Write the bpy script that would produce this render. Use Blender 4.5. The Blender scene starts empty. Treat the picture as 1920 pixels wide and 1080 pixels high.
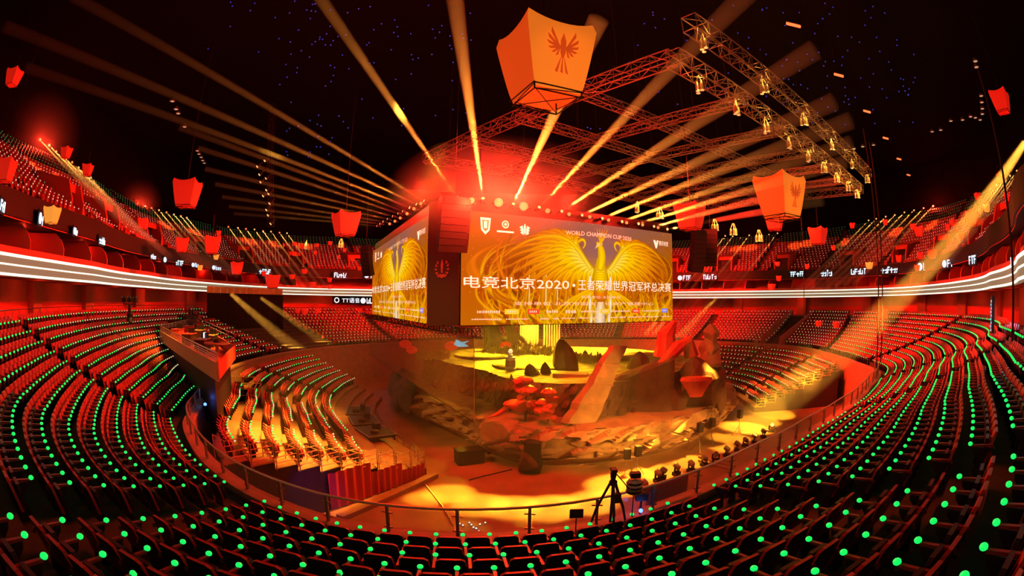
import bpy, math, random
import numpy as np
from mathutils import Matrix, Vector
random.seed(7); RNG = np.random.default_rng(7)
SC = bpy.context.scene
COL = SC.collection
PI = math.pi
EYE = 9.5                       # height of the camera above the arena floor

# ------------------------------------------------------------------ camera
F_PX, PITCH, ROLL = 930.0, math.radians(1.7), math.radians(0.4)
cam = bpy.data.cameras.new('camera'); cam_o = bpy.data.objects.new('camera', cam); COL.objects.link(cam_o)
cam.type = 'PANO'; cam.sensor_width = 36.0; cam.sensor_fit = 'HORIZONTAL'; cam.clip_end = 500
cc = cam.cycles if hasattr(cam, 'cycles') else cam
cc.panorama_type = 'FISHEYE_EQUISOLID'
cc.fisheye_lens = F_PX / 1920 * 36.0
cc.fisheye_fov = math.radians(180)
_c, _s, _cp, _sp = math.cos(ROLL), math.sin(ROLL), math.cos(PITCH), math.sin(PITCH)
_right = Vector((_c, -_s*_sp, _s*_cp)); _up = Vector((-_s, -_c*_sp, _c*_cp)); _fw = Vector((0, _cp, _sp))
M = Matrix((( _right.x, _up.x, -_fw.x, 0), (_right.y, _up.y, -_fw.y, 0), (_right.z, _up.z, -_fw.z, EYE), (0, 0, 0, 1)))
cam_o.matrix_world = M
SC.camera = cam_o

# ------------------------------------------------------------------ world, exposure
w = bpy.data.worlds.new('dark_hall'); SC.world = w; w.use_nodes = True
w.node_tree.nodes['Background'].inputs[0].default_value = (0.02, 0.008, 0.004, 1)
w.node_tree.nodes['Background'].inputs[1].default_value = 0.12
SC.view_settings.view_transform = 'Standard'; SC.view_settings.look = 'None'
SC.view_settings.gamma = 1.0; SC.view_settings.exposure = 0.0
SC.view_settings.use_curve_mapping = False
if hasattr(SC, 'cycles'):
    cy = SC.cycles
    cy.max_bounces = 4; cy.diffuse_bounces = 2; cy.glossy_bounces = 2; cy.transmission_bounces = 2
    cy.volume_bounces = 0; cy.transparent_max_bounces = 16
    cy.use_denoising = True; cy.sample_clamp_indirect = 4.0; cy.caustics_reflective = False; cy.caustics_refractive = False

# ------------------------------------------------------------------ pixel helper: what a pixel of the photograph looks at
def ray(x, y):
    dx, dy = x - 960.0, 540.0 - y
    dx, dy = dx*_c - dy*_s, dx*_s + dy*_c
    r = math.hypot(dx, dy); th = 2*math.asin(min(1, r/(2*F_PX)))
    if r < 1e-6: v = (0, 1, 0)
    else: v = (math.sin(th)*dx/r, math.cos(th), math.sin(th)*dy/r)
    return Vector((v[0], v[1]*_cp - v[2]*_sp, v[1]*_sp + v[2]*_cp))
def at(x, y, D):                # the point of that line of sight at ground distance D
    d = ray(x, y); q = d*(D/math.hypot(d.x, d.y)); q.z += EYE; return q
def onz(x, y, z):               # where that line of sight meets height z
    d = ray(x, y); q = d*((z-EYE)/d.z); q.z = z; return q

# ------------------------------------------------------------------ lights
def light(name, kind, loc, power, color, radius=0.1, aim=None, angle=None, blend=0.3, parent=None, size=None):
    L = bpy.data.lights.new(name, kind); L.energy = power; L.color = color
    if kind == 'AREA':
        L.shape = 'RECTANGLE'; L.size, L.size_y = size
    else: L.shadow_soft_size = radius
    if angle is not None: L.spot_size = angle; L.spot_blend = blend
    o = bpy.data.objects.new(name, L); COL.objects.link(o); o.location = loc
    if aim is not None: o.rotation_euler = (Vector(aim) - Vector(loc)).to_track_quat('-Z', 'Y').to_euler()
    if parent is not None:
        o.parent = parent; bpy.context.view_layer.update(); o.matrix_parent_inverse = parent.matrix_world.inverted()
    return o
RED = (1.0, 0.03, 0.012); AMBER = (1.0, 0.42, 0.06); GOLD = (1.0, 0.60, 0.10)
K_RED, K_BEAM, K_WASH, K_BANK = 0.20, 1.0, 1.0, 0.9
# red wash from the lamps on the video cube (their housings are built with the cube)
for x, y, D, p in ((905,379,27.6,6), (935,381,27.6,14), (982,388,28.6,14), (1067,402,31,9), (1175,418,35,8), (790,380,29.5,8), (745,410,37,8), (700,436,50,7)):
    light('red_wash', 'POINT', at(x, y-22, D-2.6), p*1000*K_RED, RED, 0.3)
for n, p, a, pw, an in (('left bank', (6,40,20), (-29,30,6.5), 105, 50), ('left bank', (2,30,20), (-19,14,6), 34, 50), ('right bank', (12,36,20), (34,36,6), 90, 60), ('right corner', (10,34,20), (22,17,6), 85, 50), ('far bank', (12,56,20), (28,72,6), 50, 60), ('far left bank', (-4,60,20), (-24,74,6), 40, 60),
        ('upper tier left', (2,42,19), (-38,34,17), 43, 50), ('upper tier far left', (0,50,19), (-36,76,17), 43, 50), ('upper tier far right', (12,52,19), (40,84,17), 49, 50), ('upper tier right', (14,40,19), (58,46,17), 55, 45), ('upper tier near right', (12,30,19), (38,22,17), 31, 45), ('upper tier near left', (0,36,19), (-30,14,17), 27, 45)):
    light('red_bank_wash', 'SPOT', p, pw*1000*K_BANK, RED, .5, aim=a, angle=math.radians(an), blend=.9)  # added red spots without housings, brightening the seat banks and upper tier
for x, y, z, p in ((6,62,15,9), (18,52,15,9), (-14,58,15,9)):
    light('red_wash', 'POINT', (x, y, z), p*1000*K_RED, RED, 0.3)
# ------------------------------------------------------------------ materials
def mat(name, color=(.5,.5,.5), rough=.6, metal=0., emit=None, strength=1., noise=None, bump=None, sample='AUTO', spec=.4):
    m = bpy.data.materials.new(name); m.use_nodes = True
    nt = m.node_tree; b = nt.nodes['Principled BSDF']
    b.inputs['Base Color'].default_value = (*color, 1); b.inputs['Roughness'].default_value = rough
    b.inputs['Metallic'].default_value = metal; b.inputs['Specular IOR Level'].default_value = spec
    if emit:
        b.inputs['Emission Color'].default_value = (*emit, 1); b.inputs['Emission Strength'].default_value = strength
        m.cycles.emission_sampling = sample
    if noise or bump:
        tc = nt.nodes.new('ShaderNodeTexCoord')
    if noise:                                   # (scale, second colour, contrast)
        n = nt.nodes.new('ShaderNodeTexNoise'); n.inputs['Scale'].default_value = noise[0]; n.inputs['Detail'].default_value = 6
        r = nt.nodes.new('ShaderNodeValToRGB'); r.color_ramp.elements[0].color = (*color, 1); r.color_ramp.elements[1].color = (*noise[1], 1)
        r.color_ramp.elements[0].position = .35; r.color_ramp.elements[1].position = .65
        nt.links.new(tc.outputs['Object'], n.inputs['Vector']); nt.links.new(n.outputs['Fac'], r.inputs['Fac']); nt.links.new(r.outputs['Color'], b.inputs['Base Color'])
    if bump:                                    # (scale, strength)
        n2 = nt.nodes.new('ShaderNodeTexNoise'); n2.inputs['Scale'].default_value = bump[0]; n2.inputs['Detail'].default_value = 8
        bp = nt.nodes.new('ShaderNodeBump'); bp.inputs['Strength'].default_value = bump[1]
        nt.links.new(tc.outputs['Object'], n2.inputs['Vector']); nt.links.new(n2.outputs['Fac'], bp.inputs['Height']); nt.links.new(bp.outputs['Normal'], b.inputs['Normal'])
    return m
MT = dict(
    floor=mat('arena_floor', (.26,.13,.07), .45, noise=(.5,(.36,.19,.10),0), bump=(6,.05)),
    concrete=mat('dark_concrete', (.075,.062,.06), .8, noise=(3,(.11,.09,.085),0)),
    parapet=mat('parapet_plaster', (.42,.27,.17), .6, noise=(2,(.5,.33,.2),0)),
    wall=mat('concourse_wall', (.34,.17,.10), .8, noise=(.6,(.42,.22,.13),0)),
    wallred=mat('red_wall_panel', (.70,.10,.06), .6),
    soffit=mat('soffit', (.22,.11,.06), .8),
    dark=mat('dark_paint', (.03,.014,.012), .6),
    roof=mat('roof_black', (.005,.003,.003), .95, spec=.1),
    black=mat('black_plastic', (.016,.012,.012), .5),
    drape=mat('black_drape', (.02,.009,.007), .9, bump=(3,.3)),
    seat=mat('seat_plastic', (.48,.05,.04), .42, spec=.5),
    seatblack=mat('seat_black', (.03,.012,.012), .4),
    arm=mat('armrest_plastic', (.34,.045,.035), .35),
    green=mat('green_led', (.05,.4,.12), .4, emit=(.004,.80,.11), strength=1.25, sample='NONE'),
    pale=mat('pale_led', (.5,.4,.3), .4, emit=(1.0,.80,.44), strength=.75, sample='NONE'),
    paledim=mat('pale_led_dim', (.3,.2,.15), .4, emit=(1.0,.78,.50), strength=.7, sample='NONE'),
    greendim=mat('green_led_dim', (.04,.2,.08), .4, emit=(.02,.6,.18), strength=.45, sample='NONE'),
    steel=mat('steel', (.40,.33,.27), .35, .8),
    brass=mat('warm_steel', (.62,.46,.28), .35, .5),
    glass=None,
    truss=mat('truss_aluminium', (.30,.24,.18), .5, .5),
    ribbon=mat('ribbon_light', (.08,.08,.07), .5, emit=(1.0,.86,.60), strength=2.0),
    ribbon2=mat('ribbon_glow_band', (.03,.025,.02), .5, emit=(1.0,.66,.36), strength=.24),
    led=mat('led_logo', (.3,.4,.5), .5, emit=(.55,.85,1.0), strength=1.6, sample='NONE'),
    ledwhite=mat('led_white', (.6,.6,.6), .5, emit=(.9,.9,1.0), strength=1.5, sample='NONE'),
    redlamp=mat('red_lamp_lens', (.8,.1,.05), .3, emit=(1,.12,.03), strength=2.6, sample='NONE'),
    whitelamp=mat('lamp_lens', (.9,.7,.4), .3, emit=(1,.55,.2), strength=1.1, sample='NONE'),
    bluestar=mat('blue_point_lamp', (.1,.1,.5), .4, emit=(.03,.08,1.0), strength=.32, sample='NONE'),
    lantern=mat('red_lantern_paper', (.72,.05,.03), .55, emit=(1,.016,.005), strength=.50),
    lanternor=mat('orange_lantern_paper', (.7,.14,.03), .55, emit=(1,.085,.007), strength=.58),
    lanternlit=mat('lit_printed_paper', (.8,.24,.05), .55, emit=(1,.20,.014), strength=.68),  # panel on the lit side: yellow light falling on it put into its colour
    lanternye=mat('yellow_lantern_paper', (.9,.5,.15), .55, emit=(1,.36,.04), strength=.75),
    print=mat('lantern_print', (.55,.10,.03), .6, emit=(1,.085,.008), strength=.40),
    rock=mat('stage_rock', (.30,.18,.10), .85, noise=(1.2,(.40,.25,.14),0), bump=(9,.35)),
    rockdark=mat('stage_rock_dark', (.085,.04,.03), .85, noise=(1.5,(.13,.06,.045),0), bump=(7,.4)),
    teal=mat('teal_rock', (.08,.17,.16), .7, noise=(1.5,(.14,.25,.22),0), bump=(6,.3)),
    grass=mat('stage_moss', (.20,.17,.03), .9, noise=(1.1,(.58,.46,.08),0), bump=(14,.5)),
    brush=mat('dry_brush', (.55,.42,.14), .9),
    shrub=mat('brown_shrub', (.22,.09,.05), .9),
    redprop=mat('red_prop', (.72,.07,.05), .5, bump=(8,.2)),
    redcloth=mat('red_drape', (.62,.06,.04), .7, bump=(4,.2)),
    trunk=mat('grey_trunk', (.30,.24,.18), .8, noise=(2,(.4,.3,.2),0)),
    curtain=mat('gold_curtain', (.62,.42,.10), .7, bump=(2,.2)),
    cubeframe=mat('cube_black', (.035,.010,.010), .55),
    emblem=mat('emblem_red', (.35,.05,.05), .5, emit=(.6,.03,.02), strength=.10, sample='NONE'),
    standdeck=mat('stand_deck', (.26,.15,.07), .6, noise=(1.5,(.34,.20,.10),0)),
    platform=mat('booth_fascia', (.62,.48,.20), .6),
    white=mat('white_plastic', (.75,.75,.78), .45),
    speaker=mat('speaker_cabinet', (.022,.014,.012), .6),
    rope=mat('black_rope', (.02,.01,.01), .8),
    blueled=mat('blue_led', (.1,.15,.6), .4, emit=(.08,.2,1.0), strength=4., sample='NONE'),
    cyanlogo=mat('cyan_sign', (.1,.4,.5), .4, emit=(.12,.65,.85), strength=1.0, sample='NONE'),
    gold=mat('gold_cladding', (.62,.42,.16), .4, .3),
)
def glassy(name, color, clear, rough=.3):
    m = bpy.data.materials.new(name); m.use_nodes = True; nt = m.node_tree
    b = nt.nodes['Principled BSDF']; b.inputs['Base Color'].default_value = (*color, 1); b.inputs['Roughness'].default_value = rough
    t = nt.nodes.new('ShaderNodeBsdfTransparent'); x = nt.nodes.new('ShaderNodeMixShader'); x.inputs[0].default_value = clear
    nt.links.new(b.outputs[0], x.inputs[1]); nt.links.new(t.outputs[0], x.inputs[2]); nt.links.new(x.outputs[0], nt.nodes['Material Output'].inputs[0])
    return m
MT['glass'] = glassy('rail_glass', (.5,.35,.2), .86, .1)
MT['gauze'] = glassy('gauze_cloth', (.36,.20,.075), .52, .9)
def haze(name, density, color=(1,1,1), aniso=.25):
    m = bpy.data.materials.new(name); m.use_nodes = True; nt = m.node_tree; nt.nodes.clear()
    o = nt.nodes.new('ShaderNodeOutputMaterial'); v = nt.nodes.new('ShaderNodeVolumeScatter')
    v.inputs['Color'].default_value = (*color, 1); v.inputs['Density'].default_value = density; v.inputs['Anisotropy'].default_value = aniso
    nt.links.new(v.outputs[0], o.inputs['Volume']); return m
MT['haze'] = haze('haze', .13); MT['hazedense'] = haze('dense_haze', .25); MT['hazethin'] = haze('thin_haze', .03)
MT['hazesoft'] = haze('soft_haze', .02); MT['hazered'] = haze('lamp_haze', .0018); MT['hazeglow']=haze('glow_haze', .016)
_nt=MT['hazeglow'].node_tree; _g=_nt.nodes.new('ShaderNodeTexGradient'); _g.gradient_type='SPHERICAL'; _tc=_nt.nodes.new('ShaderNodeTexCoord'); _mu=_nt.nodes.new('ShaderNodeMath'); _mu.operation='MULTIPLY'; _mu.inputs[1].default_value=.05
_nt.links.new(_tc.outputs['Object'],_g.inputs['Vector']); _nt.links.new(_g.outputs['Fac'],_mu.inputs[0]); _nt.links.new(_mu.outputs[0],[n for n in _nt.nodes if n.type=='VOLUME_SCATTER'][0].inputs['Density']); MT['hazepit']=haze('pit_haze', .0028, (1,.9,.8))

# ------------------------------------------------------------------ mesh builder
class MB:
    def __init__(s): s.v=[]; s.f=[]; s.m=[]; s.n=0
    def add(s, vs, fs, m=0):
        s.v.append(np.asarray(vs, float).reshape(-1,3)); b=s.n; s.n+=len(s.v[-1])
        for f in fs: s.f.append(tuple(i+b for i in f)); s.m.append(m)
        return s
    def box(s, c, size, rz=0., m=0, mat3=None):
        h=np.array(size)/2; p=np.array([(x,y,z) for z in(-1,1) for y in(-1,1) for x in(-1,1)])*h
        if mat3 is not None: p=p@np.array(mat3).T
        elif rz: c_,s_=math.cos(rz),math.sin(rz); p=np.c_[p[:,0]*c_-p[:,1]*s_, p[:,0]*s_+p[:,1]*c_, p[:,2]]
        return s.add(p+np.array(c), [(0,2,3,1),(4,5,7,6),(0,1,5,4),(2,6,7,3),(0,4,6,2),(1,3,7,5)], m)
    def beam(s, p, q, wd, ht, m=0, up=(0,0,1)):
        p=Vector(p); q=Vector(q); d=(q-p); L=d.length
        if L<1e-6: return s
        d/=L; u=Vector(up); x=d.cross(u)
        if x.length<1e-4: x=d.cross(Vector((1,0,0)))
        x.normalize(); z=x.cross(d)
        return s.box((p+q)/2,(wd,L,ht),m=m,mat3=[(x.x,d.x,z.x),(x.y,d.y,z.y),(x.z,d.z,z.z)])
    def tube(s, pts, r, n=6, m=0, cap=True):
        pts=[Vector(p) for p in pts]; k=len(pts); rs=r if hasattr(r,'__len__') else [r]*k
        vs=[]; prev=None
        for i,p in enumerate(pts):
            t=(pts[min(i+1,k-1)]-pts[max(i-1,0)]).normalized()
            if prev is None:
                a=t.cross(Vector((0,0,1)));
                if a.length<1e-3: a=t.cross(Vector((1,0,0)))
            else: a=prev-t*prev.dot(t)
            a.normalize(); prev=a; b=t.cross(a)
            for j in range(n):
                an=2*PI*j/n; vs.append(p+(a*math.cos(an)+b*math.sin(an))*rs[i])
        fs=[(i*n+j,i*n+(j+1)%n,(i+1)*n+(j+1)%n,(i+1)*n+j) for i in range(k-1) for j in range(n)]
        if cap: fs+= [tuple(range(n-1,-1,-1)), tuple(range((k-1)*n,k*n))]
        return s.add([tuple(v) for v in vs], fs, m)
    def lathe(s, prof, n=16, c=(0,0,0), m=0, mat3=None):
        vs=[(r*math.cos(2*PI*j/n), r*math.sin(2*PI*j/n), z) for r,z in prof for j in range(n)]
        k=len(prof); fs=[(i*n+j,i*n+(j+1)%n,(i+1)*n+(j+1)%n,(i+1)*n+j) for i in range(k-1) for j in range(n)]
        if prof[0][0]>1e-6: fs.append(tuple(range(n-1,-1,-1)))
        if prof[-1][0]>1e-6: fs.append(tuple(range((k-1)*n,k*n)))
        p=np.array(vs)
        if mat3 is not None: p=p@np.array(mat3).T
        return s.add(p+np.array(c), fs, m)
    def ball(s, c, r, n=8, k=5, m=0, sc=(1,1,1)):
        prof=[(max(1e-7,math.sin(PI*i/k)), -math.cos(PI*i/k)) for i in range(k+1)]
        vs=[(rr*math.cos(2*PI*j/n)*r*sc[0]+c[0], rr*math.sin(2*PI*j/n)*r*sc[1]+c[1], z*r*sc[2]+c[2]) for rr,z in prof for j in range(n)]
        fs=[(i*n+j,i*n+(j+1)%n,(i+1)*n+(j+1)%n,(i+1)*n+j) for i in range(k) for j in range(n)]
        return s.add(vs, fs, m)
    def prism(s, poly, z0, z1, m=0, f=None):        # poly of (a,b); f maps (a,b,z) to a point
        n=len(poly); f=f or (lambda a,b,z:(a,b,z))
        vs=[f(a,b,z0) for a,b in poly]+[f(a,b,z1) for a,b in poly]
        return s.add(vs, [tuple(range(n-1,-1,-1)), tuple(range(n,2*n))]+[(i,(i+1)%n,n+(i+1)%n,n+i) for i in range(n)], m)
    def grid(s, P, m=0, wrap=False):                # P array (a,b,3)
        a,b=P.shape[:2]; fs=[]
        for i in range(a if wrap else a-1):
            for j in range(b-1): fs.append((i*b+j, ((i+1)%a)*b+j, ((i+1)%a)*b+j+1, i*b+j+1))
        return s.add(P.reshape(-1,3), fs, m)
    def mesh(s, name, mats, smooth=False):
        me=bpy.data.meshes.new(name); V=np.concatenate(s.v) if s.v else np.zeros((0,3))
        me.from_pydata(V.tolist(), [], s.f)
        for x in (mats if isinstance(mats,(list,tuple)) else [mats]): me.materials.append(MT[x] if isinstance(x,str) else x)
        if any(s.m): me.polygons.foreach_set('material_index', s.m)
        if smooth: me.polygons.foreach_set('use_smooth', [True]*len(me.polygons))
        me.update(); return me
    def build(s, name, mats, parent=None, smooth=False, loc=None):
        return link(name, s.mesh(name, mats, smooth), parent, loc)
def link(name, me, parent=None, loc=None):
    o=bpy.data.objects.new(name, me); COL.objects.link(o)
    if parent is not None: o.parent=parent
    if loc is not None: o.location=loc
    return o
def tag(o, label=None, cat=None, group=None, kind=None):
    if label: o['label']=label
    if cat: o['category']=cat
    if group: o['group']=group
    if kind: o['kind']=kind
    return o
def thing(name, label, cat, loc=(0,0,0), rz=0., group=None):
    o=bpy.data.objects.new(name, None); COL.objects.link(o); o.empty_display_size=.2
    o.location=loc; o.rotation_euler=(0,0,rz); return tag(o,label,cat,group)
def struct(o, label=None): o['kind']='structure'; 
def copy_thing(root, kids, loc, rot=None, label=None, group=None):
    r=root.copy(); COL.objects.link(r); r.location=loc
    if rot is not None: r.rotation_euler=rot
    if label: r['label']=label
    if group: r['group']=group
    for k in kids:
        c=k.copy(); c.parent=r; COL.objects.link(c)
    return r
def raw_mesh(name, V, Fq, mats, mi=None):          # big meshes straight from numpy (quads)
    me=bpy.data.meshes.new(name); nv=len(V); nf=len(Fq); k=Fq.shape[1]
    me.vertices.add(nv); me.vertices.foreach_set('co', V.astype(np.float32).ravel())
    me.loops.add(nf*k); me.loops.foreach_set('vertex_index', Fq.astype(np.int32).ravel())
    me.polygons.add(nf); me.polygons.foreach_set('loop_start', np.arange(0,nf*k,k,dtype=np.int32))
    for x in mats: me.materials.append(MT[x])
    if mi is not None: me.polygons.foreach_set('material_index', mi.astype(np.int32))
    me.update(calc_edges=True); me.validate(); return me
# ------------------------------------------------------------------ the bowl in plan: curves around the pit centre
CX, CY = 4.0, 40.0
def curve(pts):
    pts=sorted(pts); s=np.array([p[0] for p in pts],float); r=np.array([p[1] for p in pts],float)
    s3=np.concatenate([s-360,s,s+360]); r3=np.concatenate([r,r,r])
    g=np.arange(-540,540,1.0); y=np.interp(g,s3,r3)
    k=np.exp(-np.linspace(-2,2,9)**2); k/=k.sum(); y=np.convolve(y,k,'same')
    return lambda a: np.interp((np.asarray(a,float)+180)%360-180, g, y)
P_ = curve([(-160,31),(-135,29),(-110,27.2),(-90,26.4),(-65,26.2),(-52,26.4),(-42,27.9),(-38,28.8),(-31,29.6),(-27,30.1),(-21,30.6),(-15,30.7),(-10,30.2),(-5.5,29.5),(-3,29),(1.5,27.8),(8.2,26.1),(18.5,24.4),(28.7,23.7),(40,23.6),(49.4,23.9),(63.7,25.7),(79.4,26.4),(93,28.2),(112,32.5),(126,33.6),(145,33.5),(170,31.5)])
T_ = curve([(-160,41),(-135,42),(-122,43),(-102,40.5),(-88,38.5),(-73,37.3),(-55.7,37),(-43.7,37.3),(-35,38.3),(-25,40.4),(-14,41.3),(-10,41.3),(-5.7,41.0),(0,39.9),(5.9,38.0),(14.7,35.0),(24,33.3),(35,32.2),(50,33.4),(68.7,34.6),(80,35.6),(101,39),(112,41.8),(124,43.2),(139,42.5),(160,41.5)])
R_ = curve([(-165,42),(-152,42.5),(-142.6,43),(-133.5,45.5),(-121.6,45),(-104,40.2),(-80,35.8),(-60,35.2),(-51,36.8),(-44,38.8),(-38,41),(-30,44),(-20,46.5),(-6,47.5),(6,46),(12,43),(18,37.5),(24.7,33.8),(31,33.2),(54,34),(76,38.6),(88,42),(99,45.6),(111,46.6),(121,45.2),(131,42.5),(146,41.5)])
W_ = lambda a: np.maximum(R_(a), T_(a)) + 4.5
def pos(a, r, z=0.):
    a=np.radians(a); return np.stack(np.broadcast_arrays(CX+r*np.sin(a), CY-r*np.cos(a), z), -1)
NR = 12
def row_r(k): return lambda a: P_(a)+1.0+(T_(a)-P_(a)-1.0)*k/(NR-1)         # where the seat lights of row k stand
def row_z(k): t=k/(NR-1); return EYE-4.85+3.6*(.72*t+.28*t*t)               # height of those lights
TR = .62
SG = np.arange(-180,180,2.0)
S0, S1 = -180, 180
def ring(fr_a, fr_b, za, zb, name, mats, a0=-180, a1=180, step=2., parent=None, structure=True):
    a=np.arange(a0,a1+1e-6,step); g=np.stack([pos(a,fr_a(a),za),pos(a,fr_b(a),zb)],1)
    o=MB().grid(g).build(name,mats,parent)
    if structure: o['kind']='structure'
    return o
# arena floor
a=np.arange(-180,180,2.); MB().prism([tuple(p[:2]) for p in pos(a,P_(a)+.6)],-.3,0.).build('floor','floor')['kind']='structure'
# stepped terraces of the lower bowl, one continuous stepped surface
prof=[]
a=np.arange(-180,180.1,1.5); rows=[]
for k in range(NR):
    zt=row_z(k)-TR; f=row_r(k)
    rf = P_(a)+.45 if k==0 else f(a)-.10-(T_(a)-P_(a)-1)/(NR-1)*.25
    rb = (row_r(k+1)(a)-.10-(T_(a)-P_(a)-1)/(NR-1)*.25) if k<NR-1 else T_(a)+.95
    rows += [pos(a,rf,zt), pos(a,rb,zt)]
CZ = EYE-1.85                                          # concourse level
rows += [pos(a,T_(a)+.95,CZ), pos(a,W_(a),CZ)]
MB().grid(np.stack(rows,1)).build('floor_terraces','concrete')['kind']='structure'
# parapet round the pit
PT = EYE-5.26
rows=[pos(a,P_(a),0.),pos(a,P_(a),PT),pos(a,P_(a)+.42,PT),pos(a,P_(a)+.42,row_z(0)-TR)]
MB().grid(np.stack(rows,1)).build('wall_parapet','parapet')['kind']='structure'
rows=[pos(a,P_(a)-.06,PT-.12),pos(a,P_(a)-.06,PT+.03),pos(a,P_(a)+.46,PT+.03),pos(a,P_(a)+.46,PT-.1)]
MB().grid(np.stack(rows,1)).build('trim_parapet_cap','parapet')['kind']='structure'
# concourse back wall: brown above, red panels below
ring(lambda a:W_(a),lambda a:W_(a),CZ+1.25,EYE+.85,'wall_concourse','wall')
ring(lambda a:W_(a)-.05,lambda a:W_(a)-.05,CZ,CZ+1.3,'wall_concourse_red_panels','wallred')
# pilasters and openings along the concourse
for i,s in enumerate(list(range(-118,-38,14))+list(range(32,160,13))):
    o=MB(); p=pos(s,float(W_(s))-.35); o.box((p[0],p[1],CZ+1.35),(1.5,.7,2.7),rz=math.radians(s)); o.build('wall_pilaster','wall')['kind']='structure'
# soffit of the balcony
ring(lambda a:R_(a),lambda a:W_(a)+.1,EYE+.78,EYE+.85,'ceiling_soffit','soffit')
# ribbon fascia: three light strips on a band
fas=struct
def fascia(name,za,zb,out,m,kind='structure'):
    a=np.arange(-180,180.1,1.5)
    g=np.stack([pos(a,R_(a)+.35,za),pos(a,R_(a)-out,za),pos(a,R_(a)-out,zb),pos(a,R_(a)+.35,zb)],1)
    return MB().grid(g)
t=thing('ribbon_display','long glowing ribbon display with white light strips wrapped round the balcony front','ribbon display',tuple(pos(0.,float(R_(0)),EYE+.8)))
def under(root,mb,name,m):
    o=mb.build(name,m); o.parent=root; o.matrix_parent_inverse=Matrix.Translation(-root.location); return o
under(t,fascia('b',EYE+.78,EYE+1.86,.0,None),'display_band','ribbon2')
under(t,fascia('b',EYE+.80,EYE+.92,.06,None),'light_strip','ribbon')
under(t,fascia('b',EYE+1.28,EYE+1.36,.05,None),'light_strip','ribbon')
under(t,fascia('b',EYE+1.70,EYE+1.84,.06,None),'light_strip','ribbon')
# suites above the ribbon
SF, SH = EYE+1.86, EYE+3.55
ring(lambda a:R_(a)+.3,lambda a:R_(a)+5,SF-.02,SF-.02,'floor_suites','dark')
ring(lambda a:R_(a)+4.4,lambda a:R_(a)+4.4,SF,SH+.3,'wall_suites_back','wallred')
ring(lambda a:R_(a)+.15,lambda a:R_(a)+4.5,SH,SH+.1,'ceiling_suites','dark')
ring(lambda a:R_(a)+.25,lambda a:R_(a)+.25,SF,SF+.34,'wall_suite_front','wallred')
ring(lambda a:R_(a)+.12,lambda a:R_(a)+.12,SH-.06,SH,'trim_suite_head','wallred')
poly=[(0,0),(0,.75),(.25,1.25),(.7,1.62),(4.2,1.66),(4.2,0)]
MZ=[]
s=-128.
while s<160:
    if not(-32<s<18):
        R0=float(R_(s)); an=math.radians(s); n=np.array((math.sin(an),-math.cos(an))); tdir=np.array((math.cos(an),math.sin(an))); base=np.array((CX,CY))+n*(R0+.3)
        f=lambda u,v,z: (*(base+n*u+tdir*z),SF+v)
        MB().prism(poly,-.07,.07,f=f).build('wall_suite_partition','wallred')['kind']='structure'
        # dark doorway in the back of each suite
        q=np.array((CX,CY))+n*(R0+4.3)+tdir*1.6
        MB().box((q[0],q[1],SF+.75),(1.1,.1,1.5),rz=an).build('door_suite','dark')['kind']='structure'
    s+=math.degrees(3.6/float(R_(s)))
# dark LED board above the suites
BZ0,BZ1=SH+.02,EYE+4.85
a=np.arange(-180,180.1,1.5)
MB().grid(np.stack([pos(a,R_(a)+.3,BZ0),pos(a,R_(a)-.02,BZ0),pos(a,R_(a)+.05,BZ1),pos(a,R_(a)+.9,BZ1)],1)).build('wall_logo_board','dark')['kind']='structure'
# upper tier terraces
NU=16
def up_r(k): return lambda a: R_(a)+1.3+k*.80
HF_=curve([(-20,.85),(-55,.82),(-66,.84),(-74,.90),(-80,.90),(-88,.86),(-100,.74),(-121,.70),(-140,.70),(180,.70),(150,.73),(141,.74),(131,.77),(114,.90),(101,.97),(86,.95),(76,.99),(50,.94)])
def up_z(k,s=None): return EYE+4.75+(k*.50+.004*k*k)*(1. if s is None else HF_(s))
rows=[]
for k in range(NU): rows += [pos(a,up_r(k)(a)-.25,up_z(k,a)),pos(a,up_r(k)(a)+.55,up_z(k,a))]
MB().grid(np.stack(rows,1)).build('floor_upper_terraces','concrete')['kind']='structure'
UT=up_z(NU-1)
ring(lambda a:up_r(NU)(a)+1.2,lambda a:up_r(NU)(a)+1.2,UT-4.5,UT+9,'wall_upper','roof')
a=np.arange(-180,180.1,2.)
MB().grid(np.stack([pos(a,up_r(NU-1)(a)+.5,up_z(NU-1,a)),pos(a,up_r(NU)(a)+1.3,up_z(NU-1,a))],1)).build('floor_upper_walk','dark')['kind']='structure'
# roof
MB().grid(np.stack([pos(a,up_r(NU)(a)+1.3,UT+8.5),pos(a,R_(a)*.62,EYE+25),pos(a,R_(a)*.2,EYE+28),pos(a,R_(a)*.001,EYE+28.3)],1)).build('ceiling','roof')['kind']='structure'
# upper tier gateways: slanted red cheek walls round a dark opening
for s in (-61,-73,-88,-104,-117,-129,-141,150,138,126,113,101,88,74,61,45):
    an=math.radians(s); R0=float(up_r(1)(s)); n=np.array((math.sin(an),-math.cos(an))); tdir=np.array((math.cos(an),math.sin(an))); base=np.array((CX,CY))+n*R0
    z0=float(up_z(1,s)); H=2.0; L=3.6
    for sg in (-1,1):
        f=lambda u,v,z: (*(base+n*u+tdir*(sg*1.25+z)),z0+v)
        MB().prism([(0,-.2),(0,.95),(.5,H+.25),(L,H+.9),(L,0.9)],-.13,.13,f=f).build('wall_gateway_cheek','wallred')['kind']='structure'
    f=lambda u,v,z: (*(base+n*u+tdir*z),z0+v)
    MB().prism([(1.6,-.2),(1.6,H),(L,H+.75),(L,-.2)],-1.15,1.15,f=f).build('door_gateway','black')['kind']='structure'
    MB().prism([(.9,H-.25),(.9,H+.3),(L,H+.95),(L,H+.7)],-1.3,1.3,f=f).build('wall_gateway_head','wallred')['kind']='structure'
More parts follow.
